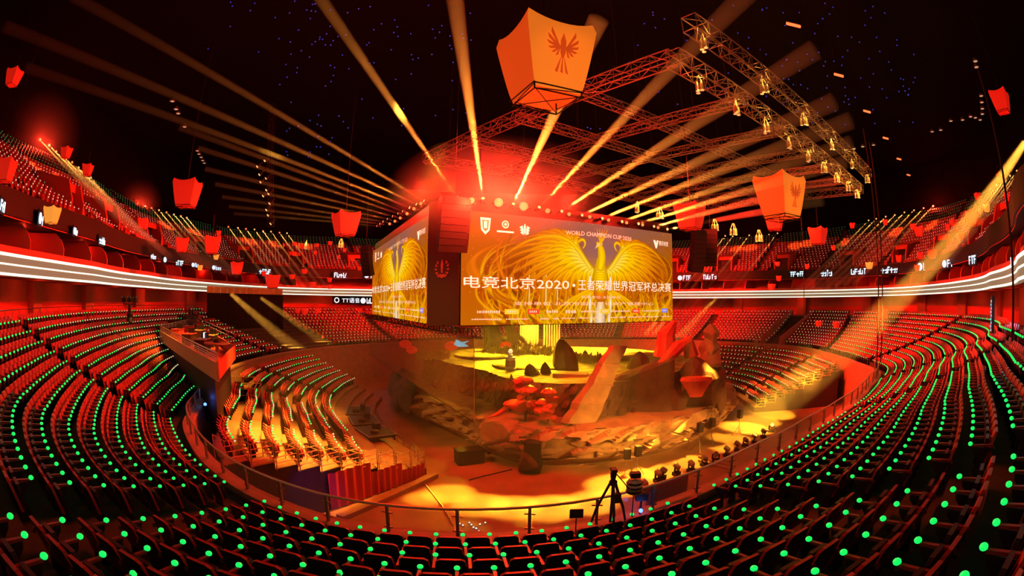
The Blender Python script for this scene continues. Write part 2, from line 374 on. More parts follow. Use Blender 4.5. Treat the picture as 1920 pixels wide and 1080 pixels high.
# red fill points added under the soffit and in the suites to redden them
for s in list(range(-135,-34,11))+list(range(24,160,11)):
    p=pos(float(s),float(W_(s))-2.2,EYE+.3); light('concourse_red_fill','POINT',p,420*K_RED,RED,.15)
for s in list(range(-130,-36,13))+list(range(22,155,14)):
    p=pos(float(s),float(R_(s))+2.6,EYE+3.3); light('suite_red_fill','POINT',p,230*K_RED,RED,.1)
# ------------------------------------------------------------------ railing on the parapet
RT=PT+.03
t=thing('guard_rail','long curved metal guard rail with glass panels on top of the pit parapet','railing',tuple(pos(-8.,float(P_(-8)),RT)))
ra=np.arange(-56,69.1,1.)
under(t,MB().tube(pos(ra,P_(ra)+.2,RT+.68),.035,6),'handrail','brass')
nposts=0; s=-56.; posts=[]
while s<69: posts.append(s); s+=math.degrees(1.55/float(P_(s)))
for i,s in enumerate(posts):
    p=pos(s,float(P_(s))+.2,RT); m=MB().box((p[0],p[1],RT+.33),(.07,.07,.66),rz=math.radians(s)); m.box((p[0],p[1],RT+.50),(.26,.04,.03),rz=math.radians(s)); m.box((p[0],p[1],RT+.12),(.22,.04,.03),rz=math.radians(s))
    under(t,m,'post','steel')
for i in range(len(posts)-1):
    s0,s1=posts[i]+.12,posts[i+1]-.12; p,q=pos(s0,float(P_(s0))+.2,RT),pos(s1,float(P_(s1))+.2,RT)
    under(t,MB().beam((p[0],p[1],RT+.34),(q[0],q[1],RT+.34),.012,.54),'glass_panel','glass')
# red-backed panel hung on the rail
s0,s1=-1.2,1.6; p,q=pos(s0,float(P_(s0))+.12,RT+.36),pos(s1,float(P_(s1))+.12,RT+.36)
under(t,MB().beam(p,q,.03,.5),'red_panel','redcloth')['label']='red panel hung on the railing'

# ------------------------------------------------------------------ seats of the lower bowl
AISLES=[(-19.2,-13.2,1.25),(1.8,6.4,1.25),(28,28,1.2),(52.8,39,1.2),(76,66,1.2),(100,106,1.2),(119,120,3.0),(140,139,1.2),(160,160,1.2),(-36.8,-44,1.2),(-96,-97,1.2),(-140,-140,1.2),(-160,-160,1.2)]
BOOTH=[onz(300,620,EYE-2.7),onz(362,604,EYE-2.7),onz(440,649,EYE-2.7),onz(408,680,EYE-2.7)]
_bc=sum((Vector((p.x,p.y)) for p in BOOTH),Vector((0,0)))/4
def in_booth(x,y,grow=.7):
    n=4; sg=None
    for i in range(n):
        p=Vector((BOOTH[i].x,BOOTH[i].y)); q=Vector((BOOTH[(i+1)%n].x,BOOTH[(i+1)%n].y)); p=p+(p-_bc).normalized()*grow; q=q+(q-_bc).normalized()*grow
        c=(q.x-p.x)*(y-p.y)-(q.y-p.y)*(x-p.x)
        if sg is None: sg=c>0
        elif (c>0)!=sg: return False
    return True
def seat_gap(k,s):
    t=k/(NR-1)
    if -122<s<-101.5: return True                       # behind the black drape
    return False
def row_seats(k):
    f=row_r(k); t=k/(NR-1); fine=np.arange(-178,178.01,.1)
    xy=pos(fine,f(fine)+.28)[:,:2]; seg=np.r_[0,np.cumsum(np.hypot(*np.diff(xy,axis=0).T))]
    cuts=sorted((a0+(a1-a0)*t,wd) for a0,a1,wd in AISLES); out=[]
    lims=[-178]+[c[0] for c in cuts]+[178]; wid=[0]+[c[1] for c in cuts]+[0]
    for b in range(len(lims)-1):
        l0=np.interp(lims[b],fine,seg)+wid[b]/2; l1=np.interp(lims[b+1],fine,seg)-wid[b+1]/2
        n=int((l1-l0)/.56)
        if n<1: continue
        pitch=(l1-l0)/n
        for i in range(n):
            L=l0+pitch*(i+.5); s=np.interp(L,seg,fine)
            if seat_gap(k,s) or in_booth(np.interp(L,seg,xy[:,0]),np.interp(L,seg,xy[:,1])): continue
            e=.3; dx,dy=[np.interp(L+e,seg,xy[:,c])-np.interp(L-e,seg,xy[:,c]) for c in (0,1)]
            out.append((np.interp(L,seg,xy[:,0]),np.interp(L,seg,xy[:,1]),row_z(k)-TR,math.atan2(dy,dx),k,b,i,n,s))
    return out
ALL=[q for k in range(NR) for q in row_seats(k)]
# local seat: x along the row, +y towards the pit, z up.
def seat_back(n=6,m=0):
    b=MB(); pl=[(-.245,.36),(-.255,.70),(-.235,.84),(-.17,.885),(.17,.885),(.235,.84),(.255,.70),(.245,.36)]
    lean=math.tan(math.radians(14))
    return b.prism(pl,-.025,.03,f=lambda u,v,z:(u,-.16-(v-.36)*lean+z+.12*(u*u/.0625)*.25,v),m=m)
def blacken(b):
    b.m[0]=1; return b
def seat_pan(m=0):
    b=MB(); pl=[(-.215,.40),(-.22,.66),(-.17,.76),(.17,.76),(.22,.66),(.215,.40)]
    return b.prism(pl,-.03,.035,f=lambda u,v,z:(u,-.055-(v-.40)*.12+z,v),m=m)
def seat_arm(m=0):
    b=MB(); b.beam((-.28,-.24,.675),(-.28,.21,.645),.055,.035,m=m); b.beam((-.28,-.27,.62),(-.28,-.24,.68),.055,.03,m=m); return b
def seat_std(m=0):
    b=MB(); b.prism([(-.16,0),(-.10,.40),(-.22,.62),(.19,.63),(.17,.55),(.02,.40),(.10,0)],-.02,.02,f=lambda u,v,z:(-.28+z,u,v),m=m); return b
def seat_led(n=10,k=7,r=.044,m=0):
    b=MB(); b.ball((-.28,.25,.675),r,n,k,m,sc=(1.15,1.15,.85)); return b
def visible(q):
    c=np.array((q[0],q[1],q[2]+.6-EYE)); v=np.array((c[0],c[1]*_cp+c[2]*_sp,-c[1]*_sp+c[2]*_cp)); v/=np.linalg.norm(v)
    th=math.acos(max(-1,min(1,v[1]))); r=2*F_PX*math.sin(th/2); h=math.hypot(v[0],v[2]); X=960+r*v[0]/h; Y=540-r*v[2]/h
    return -25<X<1945 and -25<Y<1105
vis=[q for q in ALL if visible(q)]
vis.sort(key=lambda q:math.hypot(q[0],q[1],q[2]+.6-EYE))
NEAR=vis[:300]; near_ids=set(id(q) for q in NEAR); REST=[q for q in ALL if id(q) not in near_ids and not (-60<q[8]<60 and math.hypot(q[0],q[1])<7 and q[1]<.5)]
ORD=['first','second','third','fourth','fifth','sixth','seventh','eighth','ninth','tenth','eleventh','twelfth']
def ordinal(n):
    tens={2:'twent',3:'thirt',4:'fort',5:'fift',6:'sixt'}
    teens=['thirteenth','fourteenth','fifteenth','sixteenth','seventeenth','eighteenth','nineteenth']
    if n<=12: return ORD[n-1]
    if n<20: return teens[n-13]
    return tens[n//10]+('ieth' if n%10==0 else 'y-'+ORD[n%10-1])
cutnames=sorted(a0 for a0,_,_ in AISLES); BL={}
for b in range(len(cutnames)+1):
    lo=cutnames[b-1] if b else -180; hi=cutnames[b] if b<len(cutnames) else 180
    BL[b]=(lo,hi)
def block_phrase(b,i,n):
    lo,hi=BL[b]; l,r=i+1,n-i
    if lo==-19.2: return ('nearest middle block', ordinal(l)+' from its left stair' if l<=r else ordinal(r)+' from its right stair')
    if hi==-19.2: return ('block left of middle', ordinal(r)+' from its lower stair')
    if lo==1.8: return ('block right of middle', ordinal(l)+' from its lower stair')
    if lo==28: return ('right corner block', ordinal(l)+' from its near stair')
    return ('left side block', ordinal(r)+' from its near stair')
def rowname(k): return 'front row at railing' if k==0 else ('top row' if k==NR-1 else ordinal(k+1)+' row up from railing')
M_BACK=blacken(seat_back()).mesh('backrest',['seat','seatblack']); M_PAN=seat_pan().mesh('seat_pan',['seatblack']); M_ARM=seat_arm().mesh('armrest','arm'); M_STD=seat_std().mesh('side_standard','black'); M_LED=seat_led().mesh('light_ball','green',True)
proto=None
for q in NEAR:
    x,y,z,rot,k,b,i,n,s=q
    ph=block_phrase(b,i,n); lab='tip-up seat, %s, %s, %s'%(rowname(k),ph[0],ph[1])
    if proto is None:
        proto=thing('stadium_seat',lab,'seat',(x,y,z),rot,'numbered rows of tip-up seats nearest the camera'); proto['group']='tip-up seats with green lights'
        KIDS=[link('backrest',M_BACK,proto),link('seat_pan',M_PAN,proto),link('armrest',M_ARM,proto),link('side_standard',M_STD,proto),link('light_ball',M_LED,proto)]
        KIDS[4]['label']='glowing green light ball'
    else: copy_thing(proto,KIDS,(x,y,z),(0,0,rot),lab)
# the other few thousand: one mesh
def tile(parts, qs, seed=3, pale=None):
    """parts: list of (verts, quads, material); qs: (x,y,z,rot)."""
    Q=np.array([(q[0],q[1],q[2],q[3]) for q in qs]); c,s=np.cos(Q[:,3]),np.sin(Q[:,3]); VV=[];FF=[];MI=[];base=0
    for pv,pf,pm in parts:
        pv=np.asarray(pv,float); pf=np.asarray(pf); nv=len(pv)
        X=pv[None,:,0]*c[:,None]-pv[None,:,1]*s[:,None]+Q[:,0:1]; Y=pv[None,:,0]*s[:,None]+pv[None,:,1]*c[:,None]+Q[:,1:2]; Z=pv[None,:,2]+Q[:,2:3]
        VV.append(np.stack([X,Y,Z],-1).reshape(-1,3))
        FF.append((pf[None]+ (np.arange(len(Q))*nv)[:,None,None]+base).reshape(-1,pf.shape[1]))
        mi=np.repeat(pm(len(Q)) if callable(pm) else np.full(len(Q),pm),len(pf)); MI.append(mi); base+=nv*len(Q)
    return np.concatenate(VV),np.concatenate(FF),np.concatenate(MI)
def boxpart(c,size,tilt=0.):
    b=MB().box((0,0,0),size); v=b.v[0]
    if tilt: cc_,ss=math.cos(tilt),math.sin(tilt); v=np.c_[v[:,0],v[:,1]*cc_-v[:,2]*ss,v[:,1]*ss+v[:,2]*cc_]
    return v+np.array(c), np.array(b.f)
def quadball(c,r,n=6,k=4):
    b=MB().ball(c,r,n,k); return b.v[0],np.array(b.f)
def seats_stuff(name,label,qs,rball,led,matpale):
    bv,bf=boxpart((0,-.21,.62),(.50,.05,.52),math.radians(14)); pv,pf=boxpart((0,-.075,.58),(.44,.06,.36),math.radians(7)); av,af=boxpart((-.28,0,.65),(.05,.46,.04)); lv,lf=quadball((-.28,.27,.655),rball); sv,sf=boxpart((-.28,0,.31),(.04,.2,.62))
    V,Fq,mi=tile([(bv,bf[[0,1,3,4,5]],0),(bv,bf[[2]],1),(pv,pf,0),(av,af,2),(sv,sf,3),(lv,lf,led)],qs)
    o=link(name,raw_mesh(name,V,Fq,['seat','seatblack','arm','black','green','pale'],mi)); return tag(o,label,'seats',kind='stuff')
def ledmix(qs):
    d=np.array([math.hypot(q[0],q[1]) for q in qs]); sd=np.array([q[8] for q in qs])
    pr=np.clip((d-34)/30,0,.9); pr=np.where(sd<-40,np.clip((d-26)/12,0,.75),pr)
    return lambda n:(4+(RNG.random(n)<pr)).astype(int)
seats_stuff('bowl_seats','rows of red tip-up seats with small green lights all round the lower bowl',REST,.048,ledmix(REST),5)
# upper tier seats
UQ=[]
for k in range(NU):
    f=up_r(k); fine=np.arange(-152,166,.1); xy=pos(fine,f(fine)); seg=np.r_[0,np.cumsum(np.hypot(*np.diff(xy[:,:2],axis=0).T))]
    for L in np.arange(.3,seg[-1],.58):
        s=np.interp(L,seg,fine)
        if -34<s<19 or (s%13.)<1.2: continue
        if k<6 and any(abs(s-g)<2.2 for g in (-61,-73,-88,-104,-117,-129,150,138,126,113,101,88,74,61,45)): continue
        UQ.append((np.interp(L,seg,xy[:,0]),np.interp(L,seg,xy[:,1]),float(up_z(k,s)),math.radians(s),k,0,0,0,s))
uk=np.array([q[4] for q in UQ])
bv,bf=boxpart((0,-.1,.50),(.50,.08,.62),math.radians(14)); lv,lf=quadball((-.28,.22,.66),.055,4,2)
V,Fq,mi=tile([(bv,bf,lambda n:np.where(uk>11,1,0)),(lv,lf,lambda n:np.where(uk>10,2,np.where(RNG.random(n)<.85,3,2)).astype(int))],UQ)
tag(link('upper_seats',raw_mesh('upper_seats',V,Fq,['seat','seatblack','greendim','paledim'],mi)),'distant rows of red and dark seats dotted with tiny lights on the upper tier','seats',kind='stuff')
# ------------------------------------------------------------------ hanging video cube
CA,CB,CD,CE=(-2.93,27.85),(12.0,35.8),(-14.6,50.6),(-4.98,29.3); CC=(2.4,57.4)
ZB,ZT=EYE-1.30,EYE+5.25
def inset(poly,d):
    c=np.mean(poly,0); return [tuple(c+(np.array(p)-c)*(1-d)) for p in poly]
plan=[CA,CB,CC,CD,CE]; cube=thing('video_cube','huge black hanging video cube with glowing golden screens over the rock stage','video screen',(-4,28.6,ZB))
def onto(root,mb,name,m,smooth=False):
    o=mb.build(name,m,None,smooth); o.parent=root; o.matrix_parent_inverse=Matrix.Translation(-root.location); return o
onto(cube,MB().prism(inset(plan,.012),ZB-.05,ZT+.75),'cube_frame','cubeframe')
# chamfered corner column with its faint crest
cm=(np.array(CA)+np.array(CE))/2; cdir=np.array(CA)-np.array(CE); clen=np.hypot(*cdir); cdir/=clen; cn=np.array((cdir[1],-cdir[0]))
if cn[1]>0: cn=-cn
f=lambda u,v,z:(*(cm+cdir*u+cn*(.03+z)),v)
onto(cube,MB().prism([(-clen/2,ZB-.1),(clen/2,ZB-.1),(clen/2,ZT+.8),(-clen/2,ZT+.8)],0,.08,f=f),'corner_column','cubeframe')
def crest(cx,cz,r,f,m=0):
    b=MB()
    for sg in (-1,1):
        for q in range(5):
            a0=math.radians(20+q*26); a1=a0+.30; rr=r*(1-.04*q)
            b.prism([(cx+sg*math.sin(PI-a0)*r*.55,cz+math.cos(PI-a0)*r*.55),(cx+sg*math.sin(PI-a0)*rr,cz+math.cos(PI-a0)*rr),(cx+sg*math.sin(PI-a1)*rr*1.02,cz+math.cos(PI-a1)*rr*1.02)],.08,.11,m=m,f=f)
    b.prism([(cx-.1*r,cz-.5*r),(cx+.1*r,cz-.5*r),(cx+.16*r,cz+.3*r),(cx,cz+.8*r),(cx-.16*r,cz+.3*r)],.08,.11,m=m,f=f)
    b.prism([(cx-.75*r,cz-.62*r),(cx+.75*r,cz-.62*r),(cx,cz-1.0*r)],.08,.11,m=m,f=f)
    return b
onto(cube,crest(-.05,EYE+2.0,.62,f),'corner_crest','emblem')['label']='faint red crest on the dark corner column'
# --- the picture on the screens: a golden bird among flames (original drawing)
def paint(W,H):
    img=np.zeros((H,W,3)); yy,xx=np.mgrid[0:H,0:W]; U=(xx+.5)/W; V=1-(yy+.5)/H; AS=2.6
    lin=lambda h:np.array(h,float)
    base=lin((.36,.13,.015)); top=lin((.20,.12,.10)); low=lin((.42,.20,.03))
    k=np.clip((V-.45)/.55,0,1)[...,None]; img[:]=base*(1-k)+top*k; k2=np.clip((.35-V)/.35,0,1)[...,None]; img[:]=img*(1-k2)+low*k2
    side=np.clip(np.abs(U-.58)*1.6-.25,0,1)[...,None]; img[:]=img*(1-side*.8)+lin((.50,.14,.01))*side*.8
    gl=np.exp(-(((U-.585)*AS)**2+(V-.52)**2)/.05)[...,None]; img+=gl*lin((.25,.16,.05))
    pv=np.exp(-(((U-.585)*AS)**2/.10+(V-.74)**2/.03))[...,None]; img[:]=img*(1-.8*pv)+lin((.17,.12,.16))*pv*.8
    def bez(P,n=22):
        P=np.array(P,float); t=np.linspace(0,1,n)[:,None]
        while len(P)>1 and P.ndim==2: P=(1-t)[...,None]*P[None,:-1]+t[...,None]*P[None,1:]; break
        while P.shape[1]>1: P=(1-t)[...,None]*P[:,:-1]+t[...,None]*P[:,1:]
        return P[:,0]
    def stroke(P,w0,w1,c0,c1,alpha=1.,edge=None,n=22):
        q=bez(P,n); x0=int(max(0,(q[:,0].min()-w0-.01)*W)); x1=int(min(W,(q[:,0].max()+w0+.012)*W+2)); wv=max(w0,w1)*AS
        y0=int(max(0,(1-q[:,1].max()-wv-.01)*H)); y1=int(min(H,(1-q[:,1].min()+wv+.012)*H+2))
        if x1<=x0 or y1<=y0: return
        u=U[y0:y1,x0:x1]; v=V[y0:y1,x0:x1]; best=np.full(u.shape,9.); tt=np.zeros(u.shape)
        for i in range(n-1):
            a=q[i]; d=(q[i+1]-a)*np.array((AS,1)); L=d@d+1e-12; px=(u-a[0])*AS; py=v-a[1]; t=np.clip((px*d[0]+py*d[1])/L,0,1)
            dd=np.hypot(px-t*d[0],py-t*d[1]); m=dd<best; best=np.where(m,dd,best); tt=np.where(m,(i+t)/(n-1),tt)
        wd=(w0*(1-tt)+w1*tt)*AS*np.sqrt(np.clip(np.sin(PI*np.clip(tt,.04,.985)),0,1)*.6+.4)
        al=np.clip((wd-best)/.006+.5,0,1)*alpha; cor=np.clip(best/np.maximum(wd,1e-4),0,1)[...,None]
        col=lin(c0)*(1-tt[...,None])+lin(c1)*tt[...,None]; col=col*(1.25-.7*cor)
        reg=img[y0:y1,x0:x1]; reg[:]=reg*(1-al[...,None])+col*al[...,None]
    rg=random.Random(5)
    # broad fire shapes under everything
    for i in range(70):
        sd=rg.choice((-1,1)); cx=.585+sd*rg.uniform(.10,.52); v0=rg.uniform(-.1,.35); h=rg.uniform(.3,.6)
        c=rg.choice(((.55,.16,.01),(.34,.085,.006),(.70,.27,.02),(.22,.06,.006)))
        stroke([(cx-sd*.05,v0),(cx+sd*.10,v0+h*.35),(cx+sd*.07,v0+h*.8),(cx-sd*.06,v0+h)],rg.uniform(.014,.034),.002,c,(c[0]*.75,c[1]*.6,c[2]),.6)
    # swirling flames
    for i in range(90):
        sd=rg.choice((-1,1)); cx=.585+sd*rg.uniform(.16,.5); v0=rg.uniform(-.05,.35); h=rg.uniform(.25,.6); bend=sd*rg.uniform(-.02,.14)
        c=rg.choice(((.62,.20,.015),(.75,.33,.03),(.42,.12,.01),(.85,.46,.05)))
        stroke([(cx-sd*.03,v0),(cx+bend,v0+h*.3),(cx+bend*.9,v0+h*.75),(cx-sd*rg.uniform(.02,.09),v0+h)],rg.uniform(.005,.016),.001,c,(c[0]*.8,c[1]*.7,c[2]),.75)
    for i in range(110):
        cx=rg.uniform(.2,.97); v0=rg.uniform(-.05,.12); sd=1 if cx>.585 else -1; h=rg.uniform(.15,.34)
        c=rg.choice(((.95,.62,.06),(.85,.45,.03),(1.,.8,.25),(.6,.5,.1)))
        stroke([(cx,v0),(cx+sd*.05,v0+h*.3),(cx-sd*.03,v0+h*.6),(cx+sd*.02,v0+h)],rg.uniform(.003,.008),.0008,c,(.8,.4,.04),.7)
    # tall pale spires left, curls right
    for u0,h,wd in ((.33,.62,.016),(.43,.45,.014),(.26,.36,.011),(.38,.33,.012)):
        stroke([(u0-.012,.16),(u0-.01,.3),(u0,.16+h*.6),(u0+.004,.16+h)],wd,.001,(.55,.22,.04),(.75,.42,.10))
        stroke([(u0+.002,.18),(u0+.004,.3),(u0+.004,.16+h*.6),(u0+.004,.16+h*.97)],wd*.25,.001,(.95,.75,.35),(.95,.85,.55))
    for u0,v0,r in ((.83,.62,.10),(.77,.55,.07)):
        stroke([(u0-.02,v0+r*.4),(u0-.04,v0-r*1.2),(u0+.05,v0-r*1.2),(u0+.03,v0+r*1.2),(u0-.02,v0+r)],.0045,.002,(.9,.7,.4),(.85,.55,.25))
        stroke([(u0,v0-r*.8),(u0+.012,v0-r*2.5),(u0-.01,.3),(u0,.1)],.007,.003,(.5,.2,.03),(.4,.15,.02))
    # wings: layered feathers on either side
    for sd in (-1,1):
        cx=.585; S=lambda u,v:(cx+sd*u,v)
        ln=1.0 if sd<0 else .88
        for layer,(nf,rin,rout,wd,ca,cb) in enumerate(((22,.05,.31,.019,(.80,.42,.03),(.55,.17,.01)),(20,.05,.25,.017,(.92,.55,.06),(.70,.28,.02)),(17,.05,.18,.015,(1.,.70,.12),(.85,.42,.04)),(13,.045,.12,.012,(1.,.82,.25),(.95,.58,.08)))):
            for q in range(nf):
                t=q/(nf-1)
                root=S(.035+.085*t,.52+.16*t+.10*t*t); ang=math.radians(-48+150*t**1.3); R=rout*ln*(.72+.5*math.sin(PI*min(1,t*1.1)))
                if t>.8: R*=1-(t-.8)*1.6
                tip=S(.035+.085*t+R*math.cos(ang-.9*(1-t))*.92, .52+.16*t+R*1.55*math.sin(ang-.5)*.9)
                mid=S(.035+.085*t+R*.55*math.cos(ang-.2), .54+.20*t+R*1.0*math.sin(ang))
                stroke([root,mid,tip],wd,.002,ca,cb,.96,n=14)
        # leading edge of the wing curling over
        stroke([S(.05,.55),S(.10,.68),S(.125,.86),S(.20,.93),S(.34*ln,.80),S(.42*ln,.62)],.012,.003,(1.,.75,.2),(.75,.3,.02),n=30)
        stroke([S(.105,.80),S(.085,.86),S(.06,.80),S(.085,.74)],.008,.003,(.9,.5,.05),(.95,.65,.15))
    # tail and bright jets
    for sd in (-1,1):
        stroke([(.585+sd*.045,.02),(.585+sd*.05,.2),(.585+sd*.06,.32),(.585+sd*.05,.46)],.010,.007,(1.,.92,.8),(1.,.97,.9),.95)
        for q in range(7): stroke([(.585+sd*.02,.36),(.585+sd*(.05+.02*q),.25),(.585+sd*(.04+.03*q),.1),(.585+sd*(.06+.035*q),-.03)],.006,.003,(.95,.6,.08),(.9,.5,.08),.85)
    stroke([(.585,-.05),(.58,.1),(.59,.2),(.585,.34)],.035,.006,(.95,.90,.85),(1.,.85,.5),.75)
    # body, breast, neck, head, crest
    stroke([(.585,.30),(.585,.45),(.585,.62)],.050,.030,(.75,.26,.02),(.98,.66,.08))
    stroke([(.585,.38),(.585,.5),(.586,.60)],.042,.022,(1.,.72,.10),(1.,.86,.25))
    for q in range(7): stroke([(.555,.42+.024*q),(.585,.40+.024*q),(.615,.42+.024*q)],.0022,.0022,(.7,.36,.02),(.7,.36,.02),.8)
    stroke([(.585,.56),(.600,.68),(.590,.78),(.572,.80)],.024,.012,(1.,.70,.12),(.95,.55,.10))
    stroke([(.590,.80),(.574,.80),(.560,.745)],.011,.001,(.95,.62,.18),(1.,.85,.5))
    for q in range(5): stroke([(.586,.80),(.580+.008*q,.86),(.566+.012*q,.93),(.572+.014*q,.96)],.0035,.001,(1.,.6,.15),(.9,.3,.05))
    # sparks
    for q in range(120):
        u0,v0=rg.random(),rg.random(); stroke([(u0,v0),(u0+.001,v0+.004)],.0012,.0012,(1.,.75,.4),(1.,.75,.4),.8,n=3)
    lum=(img@np.array((.3,.6,.1)))[...,None]; img=lum+(img-lum)*1.28; img[...,2]*=.7; img*=np.array((1.,.86,1.))
    return np.clip(img,0,1.1)
ART=paint(620,224)
SCREEN_M=bpy.data.materials.new('screen_picture'); SCREEN_M.use_nodes=True
nt=SCREEN_M.node_tree; bb=nt.nodes['Principled BSDF']; va=nt.nodes.new('ShaderNodeVertexColor'); va.layer_name='picture'
bb.inputs['Base Color'].default_value=(.02,.02,.02,1); bb.inputs['Roughness'].default_value=.8; bb.inputs['Specular IOR Level'].default_value=.1; bb.inputs['Emission Strength'].default_value=1.0
nt.links.new(va.outputs['Color'],bb.inputs['Emission Color'])
MT['screen']=SCREEN_M
MT['title']=mat('screen_title',(.8,.75,.6),.5,emit=(1,.90,.66),strength=1.0,sample='NONE')
MT['titledark']=mat('screen_title_edge',(.3,.15,.03),.5,emit=(.40,.16,.02),strength=.6,sample='NONE')
MT['platey']=mat('screen_yellow_plate',(.7,.5,.05),.5,emit=(1,.66,.03),strength=.85,sample='NONE')
MT['plater']=mat('screen_red_plate',(.7,.1,.05),.5,emit=(.85,.06,.02),strength=.85,sample='NONE')
MT['plateb']=mat('screen_blue_plate',(.1,.2,.7),.5,emit=(.12,.2,1.),strength=.9,sample='NONE')
MT['fine']=mat('screen_small_text',(.7,.6,.5),.5,emit=(.95,.78,.52),strength=.7,sample='NONE')
DG=None
def textmesh(body,height,width=None):
    cu=bpy.data.curves.new('lettering','FONT'); cu.body=body; cu.resolution_u=2; o=bpy.data.objects.new('lettering',cu); COL.objects.link(o)
    dg=bpy.context.evaluated_depsgraph_get(); me=bpy.data.meshes.new_from_object(o.evaluated_get(dg)); bpy.data.objects.remove(o); bpy.data.curves.remove(cu)
    V=np.array([v.co[:2] for v in me.vertices]); Fs=[tuple(p.vertices) for p in me.polygons]; bpy.data.meshes.remove(me)
    V[:,0]-=V[:,0].min(); V[:,1]-=V[:,1].min(); s=height/V[:,1].max(); V*=s
    if width: V[:,0]*=width/V[:,0].max()
    return V,Fs
def screen(p,q,W,H,flip):
    p=np.array(p); q=np.array(q); d=q-p; L=np.hypot(*d); d/=L; n=np.array((d[1],-d[0]));
    mid=(p+q)/2
    if n@(mid-np.array((-1,43.)))<0: n=-n
    Hh=ZT-ZB; P3=lambda u,v,z:(*(p+d*(u*L)+n*(.10+z)),ZB+v*Hh)
    root_o=MB(); iy=np.linspace(0,ART.shape[0]-1,H).astype(int); ix=np.linspace(0,ART.shape[1]-1,W).astype(int)
    us=np.linspace(0,1,W); vs=1-np.linspace(0,1,H); g=np.zeros((H,W,3)); g[...,0]=p[0]+d[0]*us[None]*L+n[0]*.10; g[...,1]=p[1]+d[1]*us[None]*L+n[1]*.10; g[...,2]=(ZB+vs*Hh)[:,None]
    idx=np.arange(H*W).reshape(H,W); Fq=np.stack([idx[:-1,:-1],idx[1:,:-1],idx[1:,1:],idx[:-1,1:]],-1).reshape(-1,4)
    me=raw_mesh('screen',g.reshape(-1,3),Fq,['screen']); ca=me.color_attributes.new('picture','FLOAT_COLOR','POINT')
    colr=ART[np.ix_(iy,ix)].reshape(-1,3); ca.data.foreach_set('color',np.c_[colr,np.ones(len(colr))].astype(np.float32).ravel())
    o=link('screen',me); o.parent=cube; o.matrix_parent_inverse=Matrix.Translation(-cube.location)
    parts_=[]
    def NEW(nm):
        nonlocal tm; tm=MB(); parts_.append((nm,tm))
    tm=None; NEW('event_title')
    def put(body,u,v,h,wd,m,dep,anchor=0,arc=None):
        V,Fs=textmesh(body,h,wd); uu=u+V[:,0]/1.; vv=v+V[:,1]
        if arc: vv=vv+arc*(uu-u)*(uu-u-wd)
        tm.add([P3(a_,b_,dep) for a_,b_ in zip(uu,vv)],Fs,m)
    put('电竞北京2020',.012,.318,.105,.425,1,.012); put('王者荣耀世界冠军杯总决赛',.478,.318,.105,.512,1,.012)
    put('电竞北京2020',.010,.325,.105,.425,0,.02); put('王者荣耀世界冠军杯总决赛',.476,.325,.105,.512,0,.02)
    tm.ball(P3(.456,.37,.015),.10,8,4,0)
    NEW('cup_line')
    put('WORLD CHAMPION CUP·2020',.42,.86,.042,.33,5,.015,arc=-.35)
    NEW('organiser_mark')
    put('腾讯电竞',.915,.845,.055,.058,0,.015)
    tm.prism([(.880,.90),(.892,.90),(.897,.865),(.902,.90),(.912,.90),(.900,.81),(.894,.81)],.012,.02,f=P3)
    NEW('small_caption')
    put('支持单位·北京市国有文化资产管理中心',.20,.175,.035,.68,5,.015); put('指导单位·主办单位',.49,.245,.028,.20,5,.015)
    # three small crests top left
    sh=lambda u,v,z:P3(u,v,z); NEW('crest_mark')
    tm.prism([(.068,.95),(.108,.95),(.104,.84),(.088,.80),(.072,.84)],.010,.014,f=P3,m=0); tm.prism([(.075,.93),(.101,.93),(.098,.85),(.088,.825),(.078,.85)],.015,.018,f=P3,m=1); tm.prism([(.082,.92),(.094,.92),(.094,.855),(.082,.855)],.019,.022,f=P3,m=0)
    NEW('crest_mark')
    ringp=[(.165+.014*math.sin(2*PI*i/14),.905+.036*math.cos(2*PI*i/14)) for i in range(14)]; tm.prism(ringp,.010,.014,f=P3,m=0); tm.prism([(.165+.010*math.sin(2*PI*i/14),.905+.026*math.cos(2*PI*i/14)) for i in range(14)],.015,.018,f=P3,m=1); tm.prism([(.165+.005*math.sin(2*PI*i/8),.905+.013*math.cos(2*PI*i/8)) for i in range(8)],.019,.022,f=P3,m=0)
    tm.prism([(.132,.845),(.198,.845),(.198,.83),(.132,.83)],.01,.014,f=P3,m=0)
    NEW('crest_mark')
    for sg in (-1,1):
        for q in range(3): tm.prism([(.243+sg*.004,.82+.02*q),(.243+sg*(.018+.002*q),.84+.025*q),(.243+sg*.010,.86+.025*q)],.010,.014,f=P3,m=0)
    tm.prism([(.240,.83),(.246,.83),(.247,.90),(.243,.93),(.239,.90)],.010,.014,f=P3,m=0)
    # sponsor plates and fine print strokes
    for u,wd,m in ((.165,.055,2),(.255,.05,3),(.585,.045,2),(.755,.04,3),(.93,.034,4)):
        NEW('sponsor_plate')
        tm.prism([(u,.095),(u+wd,.095),(u+wd,.14),(u,.14)],.010,.014,f=P3,m=m); 
        for j in range(4): tm.prism([(u+wd*(.18+.17*j),.108),(u+wd*(.28+.17*j),.108),(u+wd*(.28+.17*j),.127),(u+wd*(.18+.17*j),.127)],.015,.018,f=P3,m=5)
    rg=random.Random(3); NEW('sponsor_lettering')
    for u0,u1,v0,h in ((.06,.145,.105,.026),(.335,.385,.105,.03),(.42,.465,.10,.032),(.49,.57,.108,.02),(.64,.74,.108,.02),(.81,.91,.108,.018),(.04,.10,.045,.014),(.105,.15,.042,.02),(.17,.225,.045,.014),(.23,.26,.043,.018),(.31,.345,.043,.018),(.365,.385,.043,.018),(.40,.46,.046,.013),(.48,.53,.046,.013),(.54,.60,.046,.013),(.63,.68,.045,.015),(.685,.715,.043,.02),(.73,.80,.046,.013),(.81,.85,.046,.013),(.855,.91,.044,.016),(.925,.975,.044,.016)):
        u=u0
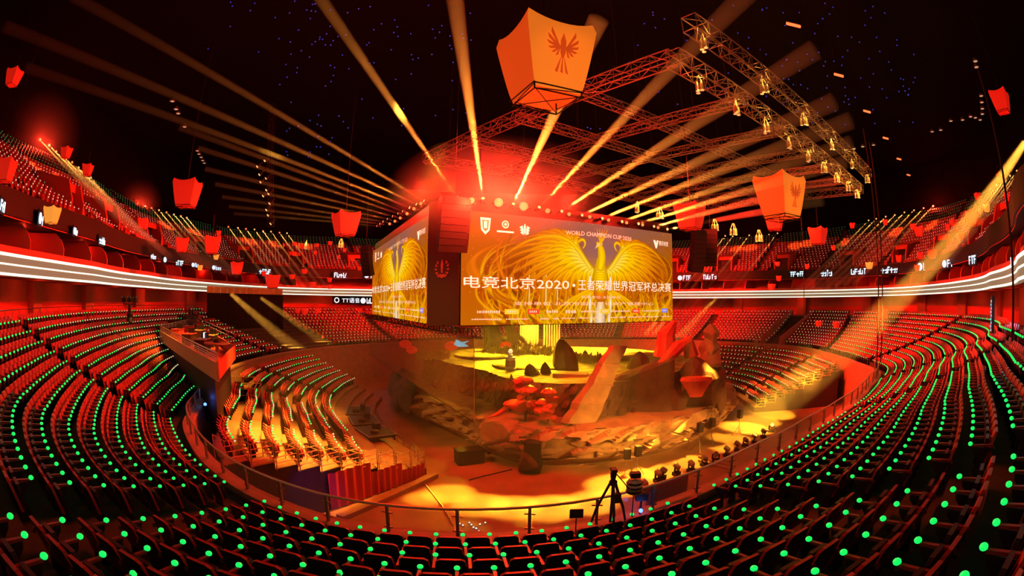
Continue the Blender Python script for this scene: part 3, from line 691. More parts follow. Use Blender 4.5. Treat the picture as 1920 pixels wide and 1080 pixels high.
        while u<u1:
            g2=rg.uniform(.3,.8)*h*.38; tm.prism([(u,v0),(u+g2,v0),(u+g2,v0+h*rg.uniform(.6,1)),(u,v0+h*rg.uniform(.7,1))],.010,.012,f=P3,m=5); u+=g2+h*.13
    for nm,tm_ in parts_:
        o2=tm_.build(nm,['title','titledark','platey','plater','plateb','fine']); o2.parent=o
    return o
scr=screen(CA,CB,620,224,False); scr['label']='wide screen facing right with golden bird and pale title'
scr=screen(CD,CE,310,224,False); scr['label']='foreshortened screen facing left with golden bird'
# white and red lamp battens round the top of the cube are separate lamps further down
# low truss along the bottom of the left screen with the gauze cloth below it
def box_truss(p,q,sz,bay,r=.035,n=5,up=(0,0,1),sz2=None):
    p=Vector(p);q=Vector(q);d=(q-p);L=d.length;d.normalize();u=Vector(up);x=d.cross(u).normalized();z=x.cross(d).normalized();b=MB();h=sz/2;h2=(sz2 or sz)/2
    cor=[x*sx*h+z*sz_*h2 for sx,sz_ in((-1,-1),(1,-1),(1,1),(-1,1))]
    for c in cor: b.tube([p+c,q+c],r,n)
    k=max(1,int(L/bay)); st=L/k
    for i in range(k+1):
        o=p+d*(st*i)
        for j in range(4): b.tube([o+cor[j],o+cor[(j+1)%4]],r*.6,4,cap=False)
    for i in range(k):
        o=p+d*(st*i); o2=p+d*(st*(i+1))
        for j in range(4):
            a_,b_=(cor[j],cor[(j+1)%4]) if i%2 else (cor[(j+1)%4],cor[j]); b.tube([o+a_,o2+b_],r*.6,4,cap=False)
    return b
g0=at(893,622,24.6); g1=at(692,588,51.5); g0.z=EYE-1.52; g1.z=EYE-1.55
t=thing('screen_truss','dark ladder truss running along the lower edge of the left screen','truss',tuple(g0))
onto(t,box_truss(g0,g1,.42,.55,.03),'truss_frame','cubeframe')
gd=(g1-g0); gl=gd.length; gd.normalize()
t2=thing('gauze_screen','large translucent brown gauze cloth hanging below the left screen','projection cloth',(g0.x,g0.y,g0.z-.3))
pa=[]; nn=60
for i in range(nn+1):
    b_=g0+gd*(.25+(gl-.25)*i/nn); zz=np.linspace(EYE-1.78,EYE-6.15+.75*(i/nn),8); ww=.05*math.sin(i*1.1)
    pa.append([(b_.x+ww*.4,b_.y+ww,z) for z in zz])
onto(t2,MB().grid(np.array(pa)),'cloth','gauze',True)
bot=[Vector(p[-1]) for p in pa]; onto(t2,MB().tube(bot[::6]+[bot[-1]],.03,5),'bottom_bar','black'); onto(t2,MB().tube([Vector(pa[0][0]),Vector(pa[0][-1])],.02,5),'edge_hem','brass')
# line array loudspeakers
def line_array(name,label,c,n,wd,curve_,rz):
    t=thing(name,label,'loudspeaker',tuple(c),rz); y=0;z=0;an=0.
    for i in range(n):
        b=MB(); b.box((0,y,z-.2),(wd,.55,.36),mat3=[(1,0,0),(0,math.cos(an),-math.sin(an)),(0,math.sin(an),math.cos(an))]); b.build('speaker_box','speaker',t)
        an+=curve_; z-=.37*math.cos(an); y+=.37*math.sin(an)
    MB().beam((-wd/2,0,.06),(wd/2,0,.06),.1,.1).build('flying_bar','black',t); MB().tube([(0,0,.1),(0,0,9)],.015,4).build('hoist_chain','black',t)
    return t
p=at(853,372,27.0); line_array('line_array','curved black line array loudspeaker hanging before the cube corner',p,8,1.75,.035,math.radians(30))
p=at(1310,432,40); line_array('line_array','black line array loudspeaker right of the cube, left one of the pair',p,9,1.3,.04,math.radians(20))
p=at(1331,432,41.5); line_array('line_array','black line array loudspeaker right of the cube, right one of the pair',p,8,1.2,.06,math.radians(-10))
p=at(687,462,50); line_array('line_array','black line array loudspeaker beside the far edge of the left screen',p,8,1.2,.04,math.radians(-30))
# ------------------------------------------------------------------ rock stage
def rock(mbs,c,size,seed,facets=14,m=0,rz=0.,tilt=(0,0),sub=3):
    bm=__import__('bmesh').new(); import bmesh as _b
    _b.ops.create_icosphere(bm,subdivisions=sub,radius=1.); rg=np.random.default_rng(seed)
    V=np.array([v.co[:] for v in bm.verts]); Fs=[tuple(v.index for v in f_.verts) for f_ in bm.faces]; bm.free()
    for i in range(facets):
        n=rg.normal(size=3); n/=np.linalg.norm(n); d=rg.uniform(.52,.86); dd=np.maximum(0,V@n-d); V=V-dd[:,None]*n
    V=V*np.array(size)
    E_=Matrix.Rotation(rz,3,'Z')@Matrix.Rotation(tilt[0],3,'X')@Matrix.Rotation(tilt[1],3,'Y'); V=V@np.array(E_).T
    return mbs.add(V+np.array(c),Fs,m)
OUT=np.array([(-3.5,32.5),(-1.0,28.6),(2.5,26.9),(7.0,27.2),(11.5,29.4),(15.5,33.4),(18.6,38.2),(19.6,42),(18.5,49),(14,56),(4,60),(-5,58.5),(-10.5,52),(-10.8,45),(-8.2,39)])
def closed(P,n):
    P=np.array(P); k=len(P); t=np.linspace(0,k,n,endpoint=False); i=t.astype(int); f_=(t-i)[:,None]; p0,p1,p2,p3=P[(i-1)%k],P[i%k],P[(i+1)%k],P[(i+2)%k]
    return .5*((2*p1)+(-p0+p2)*f_+(2*p0-5*p1+4*p2-p3)*f_**2+(-p0+3*p1-3*p2+p3)*f_**3)
ol=closed(OUT,420); cen=np.array((4.,43.)); nrm=ol-cen; nrm/=np.linalg.norm(nrm,axis=1)[:,None]
SH_Z=2.35; PL_Z=4.55
rg=np.random.default_rng(11)
seg=np.r_[0,np.cumsum(np.hypot(*np.diff(ol,axis=0).T))]
# broken slate facing: every cell takes the offset and tilt of its nearest slab
nz=34; zz=np.linspace(0,1,nz); per=seg[-1]+.2
seeds=np.c_[rg.uniform(0,per,900),rg.uniform(-.1,1.1,900)]; off=rg.uniform(-.34,.42,900); tl=rg.uniform(-.55,.55,(900,2))
def slate(L,t):
    d=np.array((L,t*3.2)); sx=np.abs(seeds[:,0]-d[0]); sx=np.minimum(sx,per-sx); ang=.35
    dx=(seeds[:,0]-d[0]+per/2)%per-per/2; dy=seeds[:,1]*3.2-d[1]
    u=dx*math.cos(ang)+dy*math.sin(ang); v=-dx*math.sin(ang)+dy*math.cos(ang)
    j=np.argmin((u*.55)**2+(v*1.6)**2); return off[j]+tl[j,0]*-dx[j]*.5+tl[j,1]*-dy[j]*.7
P3=np.zeros((420,nz,3))
for i in range(420):
    for j in range(nz):
        t=zz[j]; prof_=-.25-.9*max(0,.28-t)*2.2 + .35*math.sin(PI*min(1,max(0,(t-.1)/.9))); o_=slate(seg[i],t)*min(1,max(.25,(t-.22)*4))*1.5 if t>.2 else slate(seg[i],t)*.4
        P3[i,j]=(*(ol[i]+nrm[i]*(prof_+o_*.75)), t*SH_Z)
st=MB().grid(P3,0,wrap=True)
in1=ol-nrm*2.6; in2=closed(OUT,420)-nrm*3.0
ledge=np.zeros((420,6,3))
for i in range(420):
    for j in range(6): q=ol[i]+nrm[i]*(P3[i,-1,:2]-ol[i]).dot(nrm[i])*(1-j/5)-nrm[i]*3.0*(j/5); ledge[i,j]=(*q,SH_Z+.06*math.sin(i*.37+j)+.03*j)
st.grid(ledge,0,wrap=True)
stage=thing('rock_stage','big round stage faced with broken slabs of brown rock standing on the arena floor','stage',(4,30,0))
onto(stage,st,'rock_base','rock')
# dark upper wall and mossy plateau
up=np.zeros((420,12,3))
for i in range(420):
    for j in range(12):
        t=j/11; q=ol[i]-nrm[i]*(2.7+.5*t+.35*slate(seg[i]*1.7%per,t*.8)); up[i,j]=(*q,SH_Z-.1+(PL_Z-SH_Z+.1)*t)
onto(stage,MB().grid(up,0,wrap=True),'upper_rock_wall','rockdark')
pl=np.zeros((420,9,3))
for i in range(420):
    for j in range(9):
        q=up[i,-1,:2]*(1-j/8)+cen*(j/8); pl[i,j]=(*q,PL_Z+.10*math.sin(q[0]*.9)*math.cos(q[1]*.7)*(1 if j else 0))
onto(stage,MB().grid(pl,0,wrap=True),'mossy_top','grass',True)
tb=MB()
for x,y,s_,sd in ((-9.6,43.5,1.9,3),(-9.2,40.6,1.6,4),(-8.4,38.5,1.2,5),(-10.4,46.5,1.8,6)): rock(tb,(x,y,1.7),(s_*.8,s_,1.9),sd,12)
onto(stage,tb,'teal_rocks','teal')['label']='dull teal rock pieces at the far left foot of the stage'
# --- loose rocks and props on the stage, each its own thing
def rock_thing(label,c,size,seed,m,name='boulder',cat='rock',**k):
    b=MB(); rock(b,(0,0,0),size,seed,m=0,**k); zmin=min(float(v[:,2].min()) for v in b.v); 
    o=b.build(name,m,None,False,(c[0],c[1],c[2]-zmin)); return tag(o,label,cat)
def gp(x,y,D,z): q=at(x,y,D); return (q.x,q.y,z)
def stone_thing(label,c,w_,d_,h_,seed,m,lean=.1,name='standing_stone'):
    rg6=np.random.default_rng(seed); n=9; b=MB(); an=np.sort(rg6.uniform(0,2*PI,n)+np.arange(n)*.05); an=np.linspace(0,2*PI,n,endpoint=False)+rg6.uniform(-.2,.2,n); rr=rg6.uniform(.8,1.1,n); rows=[]
    for t,k in ((-.15,1.05),(0.,1.0),(.25,.97),(.5,.86),(.72,.68),(.88,.42),(1.,.12)):
        kk=k*(1+rg6.uniform(-.07,.07,n)); rows.append([(w_*math.cos(a_)*r_*q_+lean*h_*max(0,t),d_*math.sin(a_)*r_*q_,h_*t+(0 if t<.9 else rg6.uniform(-.03,.03)*h_)) for a_,r_,q_ in zip(an,rr,kk)])
    P=np.array(rows).transpose(1,0,2); b.grid(P,0,wrap=True); b.add(P[:,-1],[tuple(range(n))])
    o=b.build(name,m); o.location=c; return tag(o,label,'rock')
stone_thing('tall dark standing stone at the right edge of the mossy plateau',gp(1058,700,36.5,PL_Z-.1),1.05,.6,2.35,21,'rockdark',-.12)
stone_thing('low dark stone behind the left blossom tree on the plateau edge',gp(1000,712,34,PL_Z-.3),.62,.4,1.05,22,'rockdark',-.25)
stone_thing('small pointed stone on the plateau beside the tall standing stone',gp(1024,708,34.5,PL_Z-.3),.42,.35,1.1,23,'rockdark',-.1)
stone_thing('dark pointed boulder above the long sloping ledge, right of the tilted slab',gp(1197,700,37,PL_Z-.4),1.1,.7,1.75,24,'rockdark',.05,'pointed_boulder')
stone_thing('small pale pointed stone on the far grass between the standing stone and the tilted slab',gp(1097,690,43,PL_Z-.1),.36,.3,.95,25,'rock',0,'pointed_boulder')
def block(label,corners,z0,z1,m,name='stage_block'):
    b=MB(); n=len(corners); rg2=random.Random(len(label)); b.prism([(c[0]+rg2.uniform(-.08,.08),c[1]+rg2.uniform(-.08,.08)) for c in corners],z0,z1); 
    o=b.build(name,m); return tag(o,label,'stage block')
q=at(1072,712,32.5); block('upper of two flat topped red lit blocks beside the tilted slab',[(q.x-1.3,q.y+.6),(q.x+.9,q.y-.1),(q.x+1.3,q.y+1.3),(q.x-.8,q.y+2.0)],SH_Z,EYE-4.72,'rock')
q=at(1070,722,31.2); block('lower of two flat topped red lit blocks beside the tilted slab',[(q.x-.7,q.y+.3),(q.x+1.5,q.y-.1),(q.x+1.6,q.y+1.0),(q.x-.6,q.y+1.3)],SH_Z,EYE-5.3,'rock')
# tilted slab
b0=at(1085,792,28.9); b1=at(1160,648,31.0); d=(b1-b0); L=d.length; 
sb=MB(); nseg=12; rg3=random.Random(4)
vs=[]
for i in range(nseg+1):
    c=b0+d*(i/nseg); wd=(1.15-.55*(i/nseg))*(1+rg3.uniform(-.08,.08)); th=(.55-.22*i/nseg); x=Vector((.86,.45,-.1)).normalized(); nn_=x.cross(d.normalized()); tx=rg3.uniform(-.12,.12)
    vs.append([tuple(c+x*(wd*sx+tx)+nn_*th*sy*(1+rg3.uniform(-.15,.15))) for sx,sy in((-1,-.6),(-.55,-1),(.2,-1.1),(1,-.7),(.95,.8),(0,1),(-.9,.8),(-1,-.6))])
sb.grid(np.array(vs)); sb.add([p for p in vs[-1][:7]],[tuple(range(7))]); sb.add([p for p in vs[0][:7]],[tuple(range(6,-1,-1))])
for i in (3,6,9):
    c=b0+d*(i/nseg); sb.beam(c+Vector((-.7,-.5,.15)),c+Vector((.8,-.4,-.1)),.08,.1)
tag(sb.build('tilted_slab','rock'),'long cracked stone slab leaning up out of the rock shelf','rock')
# long red slope and the phoenix-like rock mound at right
s0=at(1145,712,32.0); s1=at(1262,668,33.5)
sb=MB(); vs=[]
for i in range(9):
    t=i/8; c=s0.lerp(s1,t); hh=.35+.5*t; vs.append([(c.x-.2,c.y-1.0,SH_Z),(c.x-.1,c.y-.7,c.z-.15),(c.x,c.y-.2,c.z+.12*math.sin(i*1.7)),(c.x+.2,c.y+.9,c.z+.05),(c.x+.3,c.y+1.4,SH_Z)])
tag(sb.grid(np.array(vs)).build('sloping_ledge','rockdark'),'long sloping rock ledge climbing to the figure mound','rock')
md=thing('rock_mound','tall rock mound carved like a crouching figure at the right end of the stage','rock mound',gp(1310,770,33.5,SH_Z))
b=MB(); c=at(1300,720,34.5); rock(b,(c.x,c.y,3.9),(2.3,2.1,2.3),31); rock(b,(c.x+1.3,c.y+.3,3.6),(1.6,1.7,2.6),32); rock(b,(c.x-1.4,c.y-.2,3.2),(1.5,1.4,1.7),33); rock(b,(c.x+2.3,c.y+.6,3.3),(.7,1.0,2.2),34)
onto(md,b,'mound_body','rockdark')
b=MB(); q=at(1332,622,34.8); rock(b,tuple(q),(.72,.72,.72),35,facets=10); onto(md,b,'round_head','rock')
b=MB(); q=at(1330,650,34.8); rock(b,(q.x,q.y,q.z-.05),(.85,.8,.95),36); rock(b,(q.x+.2,q.y-.2,q.z-.9),(1.0,.9,.9),37); onto(md,b,'shoulder_rock','rock')
b=MB(); q=at(1272,650,34.2); q2=at(1235,690,33.2); q3=at(1290,638,34.6); b.tube([q2,q,q3,q3+Vector((.35,.2,-1.1))],[.32,.48,.42,.55],8); onto(md,b,'bent_arm_rock','redprop')  # red light on this slope is put into its colour
b=MB(); q=at(1248,668,35.3); q2=at(1250,625,35.3); q3=at(1266,602,35.0); b.tube([q,q2,q3],[.9,.62,.14],8); onto(md,b,'horn_rock','redprop')
b=MB(); q=at(1305,722,32.3); vs=[(q.x+1.05*math.cos(a_)*s_,q.y-.1+.5*math.sin(a_)*s_,q.z+z_) for s_,z_ in((1.05,.55),(1.15,.35),(.8,-.1),(.5,-.6),(.45,-.75)) for a_ in np.linspace(0,2*PI,12,endpoint=False)]
b.grid(np.array(vs).reshape(5,12,3).transpose(1,0,2),wrap=True); b.add([vs[i] for i in range(12)],[tuple(range(12))]); onto(md,b,'red_bowl','redprop')['label']='red bowl shape hanging on the mound'
# red blossom bushes and the red bird form
def blossom(label,c,h,seed,m='redprop'):
    t=thing('blossom_tree',label,'stage tree',c); rg4=random.Random(seed)
    MB().tube([(0,0,-.3),(.08,0,h*.4),(-.06,.05,h*.8)],[.10,.08,.04],6).build('trunk','rockdark',t)
    b=MB()
    for i in range(26):
        z=h*(.25+.75*rg4.random()); r=.22+.28*rg4.random(); rr=.5*h*.42*(1-.4*abs(z/h-.6)); an=rg4.uniform(0,2*PI); rock(b,(rr*math.cos(an)*rg4.random(),rr*math.sin(an)*rg4.random(),z),(r,r,r*.6),seed*50+i,facets=6,sub=2)
    b.build('blossom_clumps',m,t); return t
blossom('red blossom tree on the shelf edge, left one of the pair',gp(985,752,29.2,SH_Z+.3),2.3,3); blossom('red blossom tree on the shelf edge, right one of the pair',gp(1026,780,28.4,SH_Z-.1),2.2,4)
b=MB(); q=at(970,757,28.8); rock(b,(0,0,0),(1.0,.6,.42),41); b.tube([(-.6,0,-.15),(-1.2,-.1,-.55),(-1.7,-.2,-.7)],[.2,.12,.04],6); b.tube([(.7,0,.2),(1.0,0,-.1),(1.1,0,-.5)],[.18,.12,.1],6)
o=b.build('red_bird_prop','redprop'); o.location=(q.x,q.y,q.z-.1); tag(o,'red bird shaped prop with open beak below the left blossom tree','stage prop')
for i,(x,y,D,s_) in enumerate(((905,845,27.4,.9),(985,850,26.3,1.0))):
    pass
# low red and dark boulders at the front left of the rock base
rock_thing('dark red boulder low at the front of the stage, left of the slate wall',gp(945,815,28.5,SH_Z-1.2),(1.6,1.0,.9),51,'rock')
rock_thing('dark boulder standing on the floor at the front left foot of the stage',gp(990,850,26.6,0),(.9,.9,.8),52,'rockdark')
# console
cq=onz(957,692,PL_Z+.12); t=thing('prize_console','small white console with a pale lamp on top at the middle of the mossy plateau','console',(cq.x,cq.y,PL_Z+.05))
MB().lathe([(.38,0),(.40,.12),(.36,.2),(.36,.85),(.42,.95),(.36,1.0)],14).build('console_body','white',t); MB().lathe([(.2,1.0),(.2,1.1),(.09,1.15),(.09,1.3)],10).build('lamp_neck','white',t); MB().ball((0,0,1.38),.17,10,6).build('pale_lamp','pale',t)
MB().lathe([(.37,.30),(.385,.34),(.385,.70),(.37,.74)],14).build('patterned_band','steel',t)
# bushes on the plateau rim (leafy brush)
def bush(label,c,w_,h_,seed,m='brush',n=160,cat='bush'):
    rg5=np.random.default_rng(seed); b=MB()
    for i in range(n):
        a_=rg5.uniform(0,2*PI); r=rg5.random()**.5; x=r*w_*math.cos(a_); y=r*w_*.6*math.sin(a_); z=h_*rg5.random()*(1-.5*r); dx,dy,dz=rg5.normal(0,.16,3); s_=.10+.10*rg5.random()
        b.add([(x,y,z),(x+dx+s_*.5,y+dy,z+abs(dz)+s_),(x+dx,y+dy+s_*.4,z+abs(dz)+s_*1.6),(x-s_*.5,y,z+s_)],[(0,1,2,3)])
    o=b.build('dry_bush',m); o.location=c; return tag(o,label,cat)
bl=[(935,662,46,1.6,.8,'pale yellow dry bush at the back of the plateau, left of the console'),(985,660,48,1.8,.9,'pale yellow dry bush at the back of the plateau, above the console'),(1030,662,46,1.5,.8,'pale yellow dry bush at the back of the plateau, behind the standing stone'),(810,685,42,1.5,.7,'pale yellow dry bush on the plateau seen through the gauze'),(1080,690,41,1.4,.6,'pale yellow dry bush right of the tall standing stone'),(1120,690,40,1.2,.6,'pale yellow dry bush just left of the tilted slab')]
for i,(x,y,D,w_,h_,lb) in enumerate(bl): q=at(x,y,D); bush(lb,(q.x,q.y,PL_Z),w_,h_,60+i)
for i,(x,lb) in enumerate(((905,'brown shrub on the plateau front edge right of the gauze hem'),(850,'brown shrub on the plateau front edge behind the gauze'),(945,'brown shrub on the plateau front edge left of the blossom trees'))):
    q=at(x,712,31.0); bush(lb,(q.x,q.y,PL_Z-.62),1.5,.5,80+i,'shrub',200)
# stepped discs of moss on the plateau
for i,(x,y,D,r,lb) in enumerate(((1000,692,39,3.2,'low round mossy step around the console'),(905,672,45,2.6,'low round mossy step at the back left of the plateau'))):
    q=at(x,y,D); o=MB().lathe([(r,0),(r*1.02,.12),(r*.97,.22),(0,.23)],28).build('mossy_step','grass'); o.location=(q.x,q.y,PL_Z+.02); tag(o,lb,'stage step')
# curtains and trunks at the back of the stage
for i,(x,w_,m,lb) in enumerate(((925,1.0,'trunk','thick grey trunk at the back of the stage, leftmost'),(958,.8,'trunk','thick grey trunk at the back of the stage beside the gold curtain'))):
    q=at(x,655,52); b=MB().tube([(0,0,0),(.15,0,1.3),(-.1,.1,2.4),(.3,.1,3.3)],[w_*.9,w_*.7,w_*.75,w_],9); b.tube([(.1,0,1.6),(1.2,.2,1.1),(1.9,.3,.2)],[w_*.45,w_*.35,w_*.25],7); o=b.build('tree_trunk',m,None,True); o.location=(q.x,q.y,PL_Z); tag(o,lb,'tree trunk')
for i,(x0,x1,lb) in enumerate(((975,1010,'pleated gold curtain at the back of the stage, left one'),(1018,1050,'pleated gold curtain at the back of the stage, right one'),(905,920,'narrow gold curtain behind the leftmost trunk'))):
    p=at(x0,640,55); q=at(x1,640,55); pa=[]
    for j in range(41): c=p.lerp(q,j/40); w_=.18*math.sin(j*1.1); pa.append([(c.x,c.y+w_,PL_Z-.5),(c.x,c.y+w_,EYE-1.4)])
    tag(MB().grid(np.array(pa)).build('stage_curtain','curtain',None,True),lb,'curtain')
# red paper lanterns standing behind the gauze and a cyan sign
for i,(x,y,D,s_,lb) in enumerate(((760,645,50,.9,'red lantern hung inside the stage, far left behind gauze'),(772,656,48,.8,'red lantern hung inside the stage, second from left behind gauze'),(846,649,44,.85,'red lantern hung inside the stage beside the cyan sign'),(948,647,50,.75,'red lantern hung at the back of the stage between trunks'))):
    q=at(x,y,D); o=MB().ball((0,0,0),s_*.6,12,8,sc=(1.2,1.2,.8)).build('stage_lantern','lantern',None,True); o.location=q; tag(o,lb,'lantern')
q=at(864,644,43); o=MB().prism([(-.6,-.1),(-.2,-.3),(.7,-.25),(.3,0),(.75,.25),(.1,.12),(-.4,.35)],-.03,.03,f=lambda a,b_,z:(a,z,b_)).build('bird_sign','cyanlogo'); o.location=q; tag(o,'small glowing cyan bird sign behind the gauze','sign')
# wash lights that light the stage top, from the underside of the cube
for x,y,D,p_ in ((960,690,40,2600),(1010,680,44,2200),(890,682,44,2000),(900,665,50,1500),(1040,668,45,900),(925,684,38,1300),(1000,696,35,1300),(1045,690,36,1200),(1120,680,40,900)):
    q=at(x,y,D); light('stage_wash','SPOT',(q.x*.85+.5,q.y+3.5,EYE-1.45),p_*4.2*K_WASH,(1,.56,.02),.2,aim=(q.x,q.y-.5,PL_Z),angle=math.radians(74),blend=.7)
light('curtain_wash','SPOT',(2,52,EYE-1.5),4000*K_WASH,(1,.62,.1),.2,aim=tuple(at(1010,640,55)),angle=math.radians(110),blend=.7)
# warm wash on the rock front, from added spots without housings on the near side
for x,y,D,p_ in ((1080,830,28,5200),(1150,820,28.5,6500),(1220,815,29.5,6500),(1290,805,32,6000),(1345,795,36,4500),(1125,720,30,5500)):
    q=at(x,y,D); light('rock_wash','SPOT',(q.x+5.0,q.y-7.5,EYE-4.6),p_*K_WASH,(1,.40,.05),.3,aim=(q.x,q.y,1.2 if y>750 else q.z),angle=math.radians(34),blend=.9)
# ------------------------------------------------------------------ retractable stands on the arena floor
def stand(name,label,a0,a1,ri,n,z0,z1,gaps,drape):
    t=thing(name,label,'seating stand',tuple(pos(a0,float(ri(a0)),0.)))
    a=np.arange(a0,a1,.75 if a1>a0 else -.75); a=np.r_[a,a1]; rows=[pos(a,ri(a)-.55,0.)]
    rr=lambda k:(lambda q:ri(q)+(P_(q)-.5-ri(q))*k/n); zz_=lambda k:z0+(z1-z0)*k/(n-1)
    rows.append(pos(a,ri(a)-.55,zz_(0)))
    for k in range(n):
        rows.append(pos(a,rr(k)(a)-.45 if k else ri(a)-.55,zz_(k))); rows.append(pos(a,rr(k+1)(a)-.45,zz_(k)))
    onto(t,MB().grid(np.stack(rows,1)),'deck','standdeck')
    # end cheek: stepped side panel
    for e,nm in ((a0,'side_panel'),(a1,'side_panel')):
        poly=[(float(ri(e))-.55,0)]
        for k in range(n): poly+=[((float(rr(k)(e))-.45) if k else float(ri(e))-.55,zz_(k)),(float(rr(k+1)(e))-.45,zz_(k))]
        poly.append((float(P_(e))-.95,0)); an=math.radians(e); f=lambda u,v,z:(CX+math.sin(an)*u+math.cos(an)*z,CY-math.cos(an)*u+math.sin(an)*z,v)
        onto(t,MB().prism(poly,-.04,.04,f=f),nm,'dark')
    # nosing strips along every step
    m=MB()
    for k in range(1,n):
        pts=pos(a,rr(k)(a)-.44,zz_(k)+.01); m.tube([tuple(p) for p in pts[::3]],.025,4)
    onto(t,m,'step_nosing','brass')
    qs=[]
    for k in range(n):
        f=rr(k); fine=np.arange(min(a0,a1),max(a0,a1),.05); xy=pos(fine,f(fine)+.15); seg=np.r_[0,np.cumsum(np.hypot(*np.diff(xy[:,:2],axis=0).T))]
        for L in np.arange(.7,seg[-1]-.5,.54):
            s=np.interp(L,seg,fine)
            if any(g0<s<g1 and k>=k0 for g0,g1,k0 in gaps) or (drape and k<3): continue
            qs.append((np.interp(L,seg,xy[:,0]),np.interp(L,seg,xy[:,1]),zz_(k),math.radians(s),k,0,0,0,s))
    return t,rr,zz_,qs
riL=curve([(-31,17.4),(-42,15.6),(-60,15.2),(-75,15.4),(-90,16.0),(-104,17.2),(-112,18.2),(-160,18),(0,17.5),(100,17)])
tL,rrL,zzL,QL=stand('retractable_stand','long stepped stand of seats on the arena floor along the left parapet',-31,-108,riL,10,.45,3.2,[(-44.5,-41,0),(-70,-64.5,5),(-83,-80,0),(-64.5,-62.5,0)],True)
seats_stuff('stand_seats','rows of tip-up seats with tiny lights on the left stepped stand',QL,.055,lambda n:(4+(RNG.random(n)<.45)).astype(int),5)
riR=curve([(80,17.4),(95,18.2),(110,20),(125,21),(150,20),(-30,18),(0,18)])
tR,rrR,zzR,QR=stand('retractable_stand','stepped stand of seats on the arena floor behind the right end of the stage',84,134,riR,9,.45,3.2,[(99,101,0),(118,120,0)],False)
seats_stuff('stand_seats','rows of tip-up seats with tiny lights on the stand right of the stage',QR,.055,lambda n:(4+(RNG.random(n)<.6)).astype(int),5)
# guard frames at the row ends
def end_rail(e,k,rr,zz_,label,outw):
    an=math.radians(e); u0=float(rr(k)(e))-.40; u1=float(rr(k+1)(e))-.5; f=lambda u,v:(CX+math.sin(an)*u+math.cos(an)*outw,CY-math.cos(an)*u+math.sin(an)*outw,v); z=zz_(k); b=MB(); r=.026
    b.tube([f(u0,z),f(u0,z+1.0),f(u1,z+1.0),f(u1,z)],r,5)
    for h in (.3,.55,.78): b.tube([f(u0,z+h),f(u1,z+h)],r*.75,4)
    g=lambda u,v,w_:(f(u,v)[0]-math.cos(an)*w_*(1 if outw>0 else -1),f(u,v)[1]-math.sin(an)*w_*(1 if outw>0 else -1),v)
    b.tube([f(u1,z+1.0),g(u1,z+1.0,1.1),g(u1,z,1.1)],r,5); b.tube([f(u1,z+.5),g(u1,z+.5,1.1)],r*.75,4)
    o=b.build('end_guard_rail','brass'); tag(o,label,'guard rail')
steps=['lowest','second lowest','third lowest','fourth lowest','fifth lowest','sixth lowest','seventh lowest','eighth lowest','second highest','highest']
for k in range(10): end_rail(-31,k,rrL,zzL,'tubular guard rail at the near end of the left stand, %s step'%steps[k],.1)
st9=steps[:7]+['second highest','highest']
for k in range(9): end_rail(84,k,rrR,zzR,'tubular guard rail at the near end of the right stand, %s step'%st9[k],-.1)
# red drapes on the near end of the left stand
for i,(u0,u1) in enumerate(((17.0,18.7),(18.75,20.9),(20.95,23.6))):
    an=math.radians(-31); f=lambda u,v,w_:(CX+math.sin(an)*u+math.cos(an)*(.14+w_),CY-math.cos(an)*u+math.sin(an)*(.14+w_),v); pa=[]
    for j in range(25): u=u0+(u1-u0)*j/24; w_=.06*math.sin(j*1.3); pa.append([f(u,.05,w_),f(u,zzL(0)+.28*(u0-16.85)*.9+.35,w_)])
    tag(MB().grid(np.array(pa)).build('red_drape','redcloth',None,True),'red drape hung on the near end of the left stand, %s of three'%['nearest the stage','middle','nearest the parapet'][i],'drape')
an=math.radians(-30.2); p0=(CX+math.sin(an)*16.9,CY-math.cos(an)*16.9); p1=(CX+math.sin(an)*24.5,CY-math.cos(an)*24.5)
tag(MB().beam((p0[0]+.4,p0[1],.12),(p1[0]+1.0,p1[1],.12),.45,.24).build('cable_ramp','standdeck'),'low wooden cable ramp along the near end of the left stand','ramp')
# fence along the front of the left stand
a=np.linspace(-33,-80,40); t=thing('front_fence','low tubular fence along the floor edge of the left stand','fence',tuple(pos(-33.,float(riL(-33.))-.7,0.)))
for h in (.35,.65,.95): onto(t,MB().tube([tuple(p) for p in pos(a,riL(a)-.75,h)],.02,4),'rail','steel')
for s in a[::3]: onto(t,MB().tube([tuple(pos(s,float(riL(s))-.75,0.)),tuple(pos(s,float(riL(s))-.75,.97))],.025,5),'post','steel')
# black equipment decks on the lowest steps of the left stand
for i,(px_,py_,lb) in enumerate(((676,786,'black equipment deck with pale edge beside the left stand, nearest one'),(648,738,'black equipment deck with pale edge beside the left stand, middle one'),(632,708,'black equipment deck with pale edge beside the left stand, farthest one'))):
    s=(-52,-63.5,-74.5)[i]; p=pos(s,float(riL(s))+.75,0.); t=thing('equipment_deck',lb,'platform',(p[0],p[1],float(zzL(1))+.32),math.radians(s))
    lg=MB(); [lg.box((x_,y_,-.13 if y_<0 else -.15),(.08,.08,.28)) for x_ in (-1.2,1.2) for y_ in (-.85,.85)]; [lg.beam((x_,-.85,-.06),(x_,.85,-.06),.05,.05) for x_ in (-1.2,1.2)]; lg.beam((-1.2,0,-.06),(1.2,0,-.06),.05,.05); lg.build('deck_frame','black',t)
    MB().box((0,0,.05),(2.6,1.9,.1)).build('deck_top','black',t)
    m=MB()
    for x0,y0,x1,y1 in ((-1.3,-.95,1.3,-.95),(1.3,-.95,1.3,.95),(1.3,.95,-1.3,.95),(-1.3,.95,-1.3,-.95)): m.beam((x0,y0,.11),(x1,y1,.11),.06,.04)
    m.build('edge_frame','steel',t); MB().box((-.5,.3,.3),(.6,.4,.4)).build('equipment_case','speaker',t); MB().lathe([(.28,.1),(.28,.28),(.1,.34)],12,(.5,-.2,0)).build('cable_drum','dark',t)
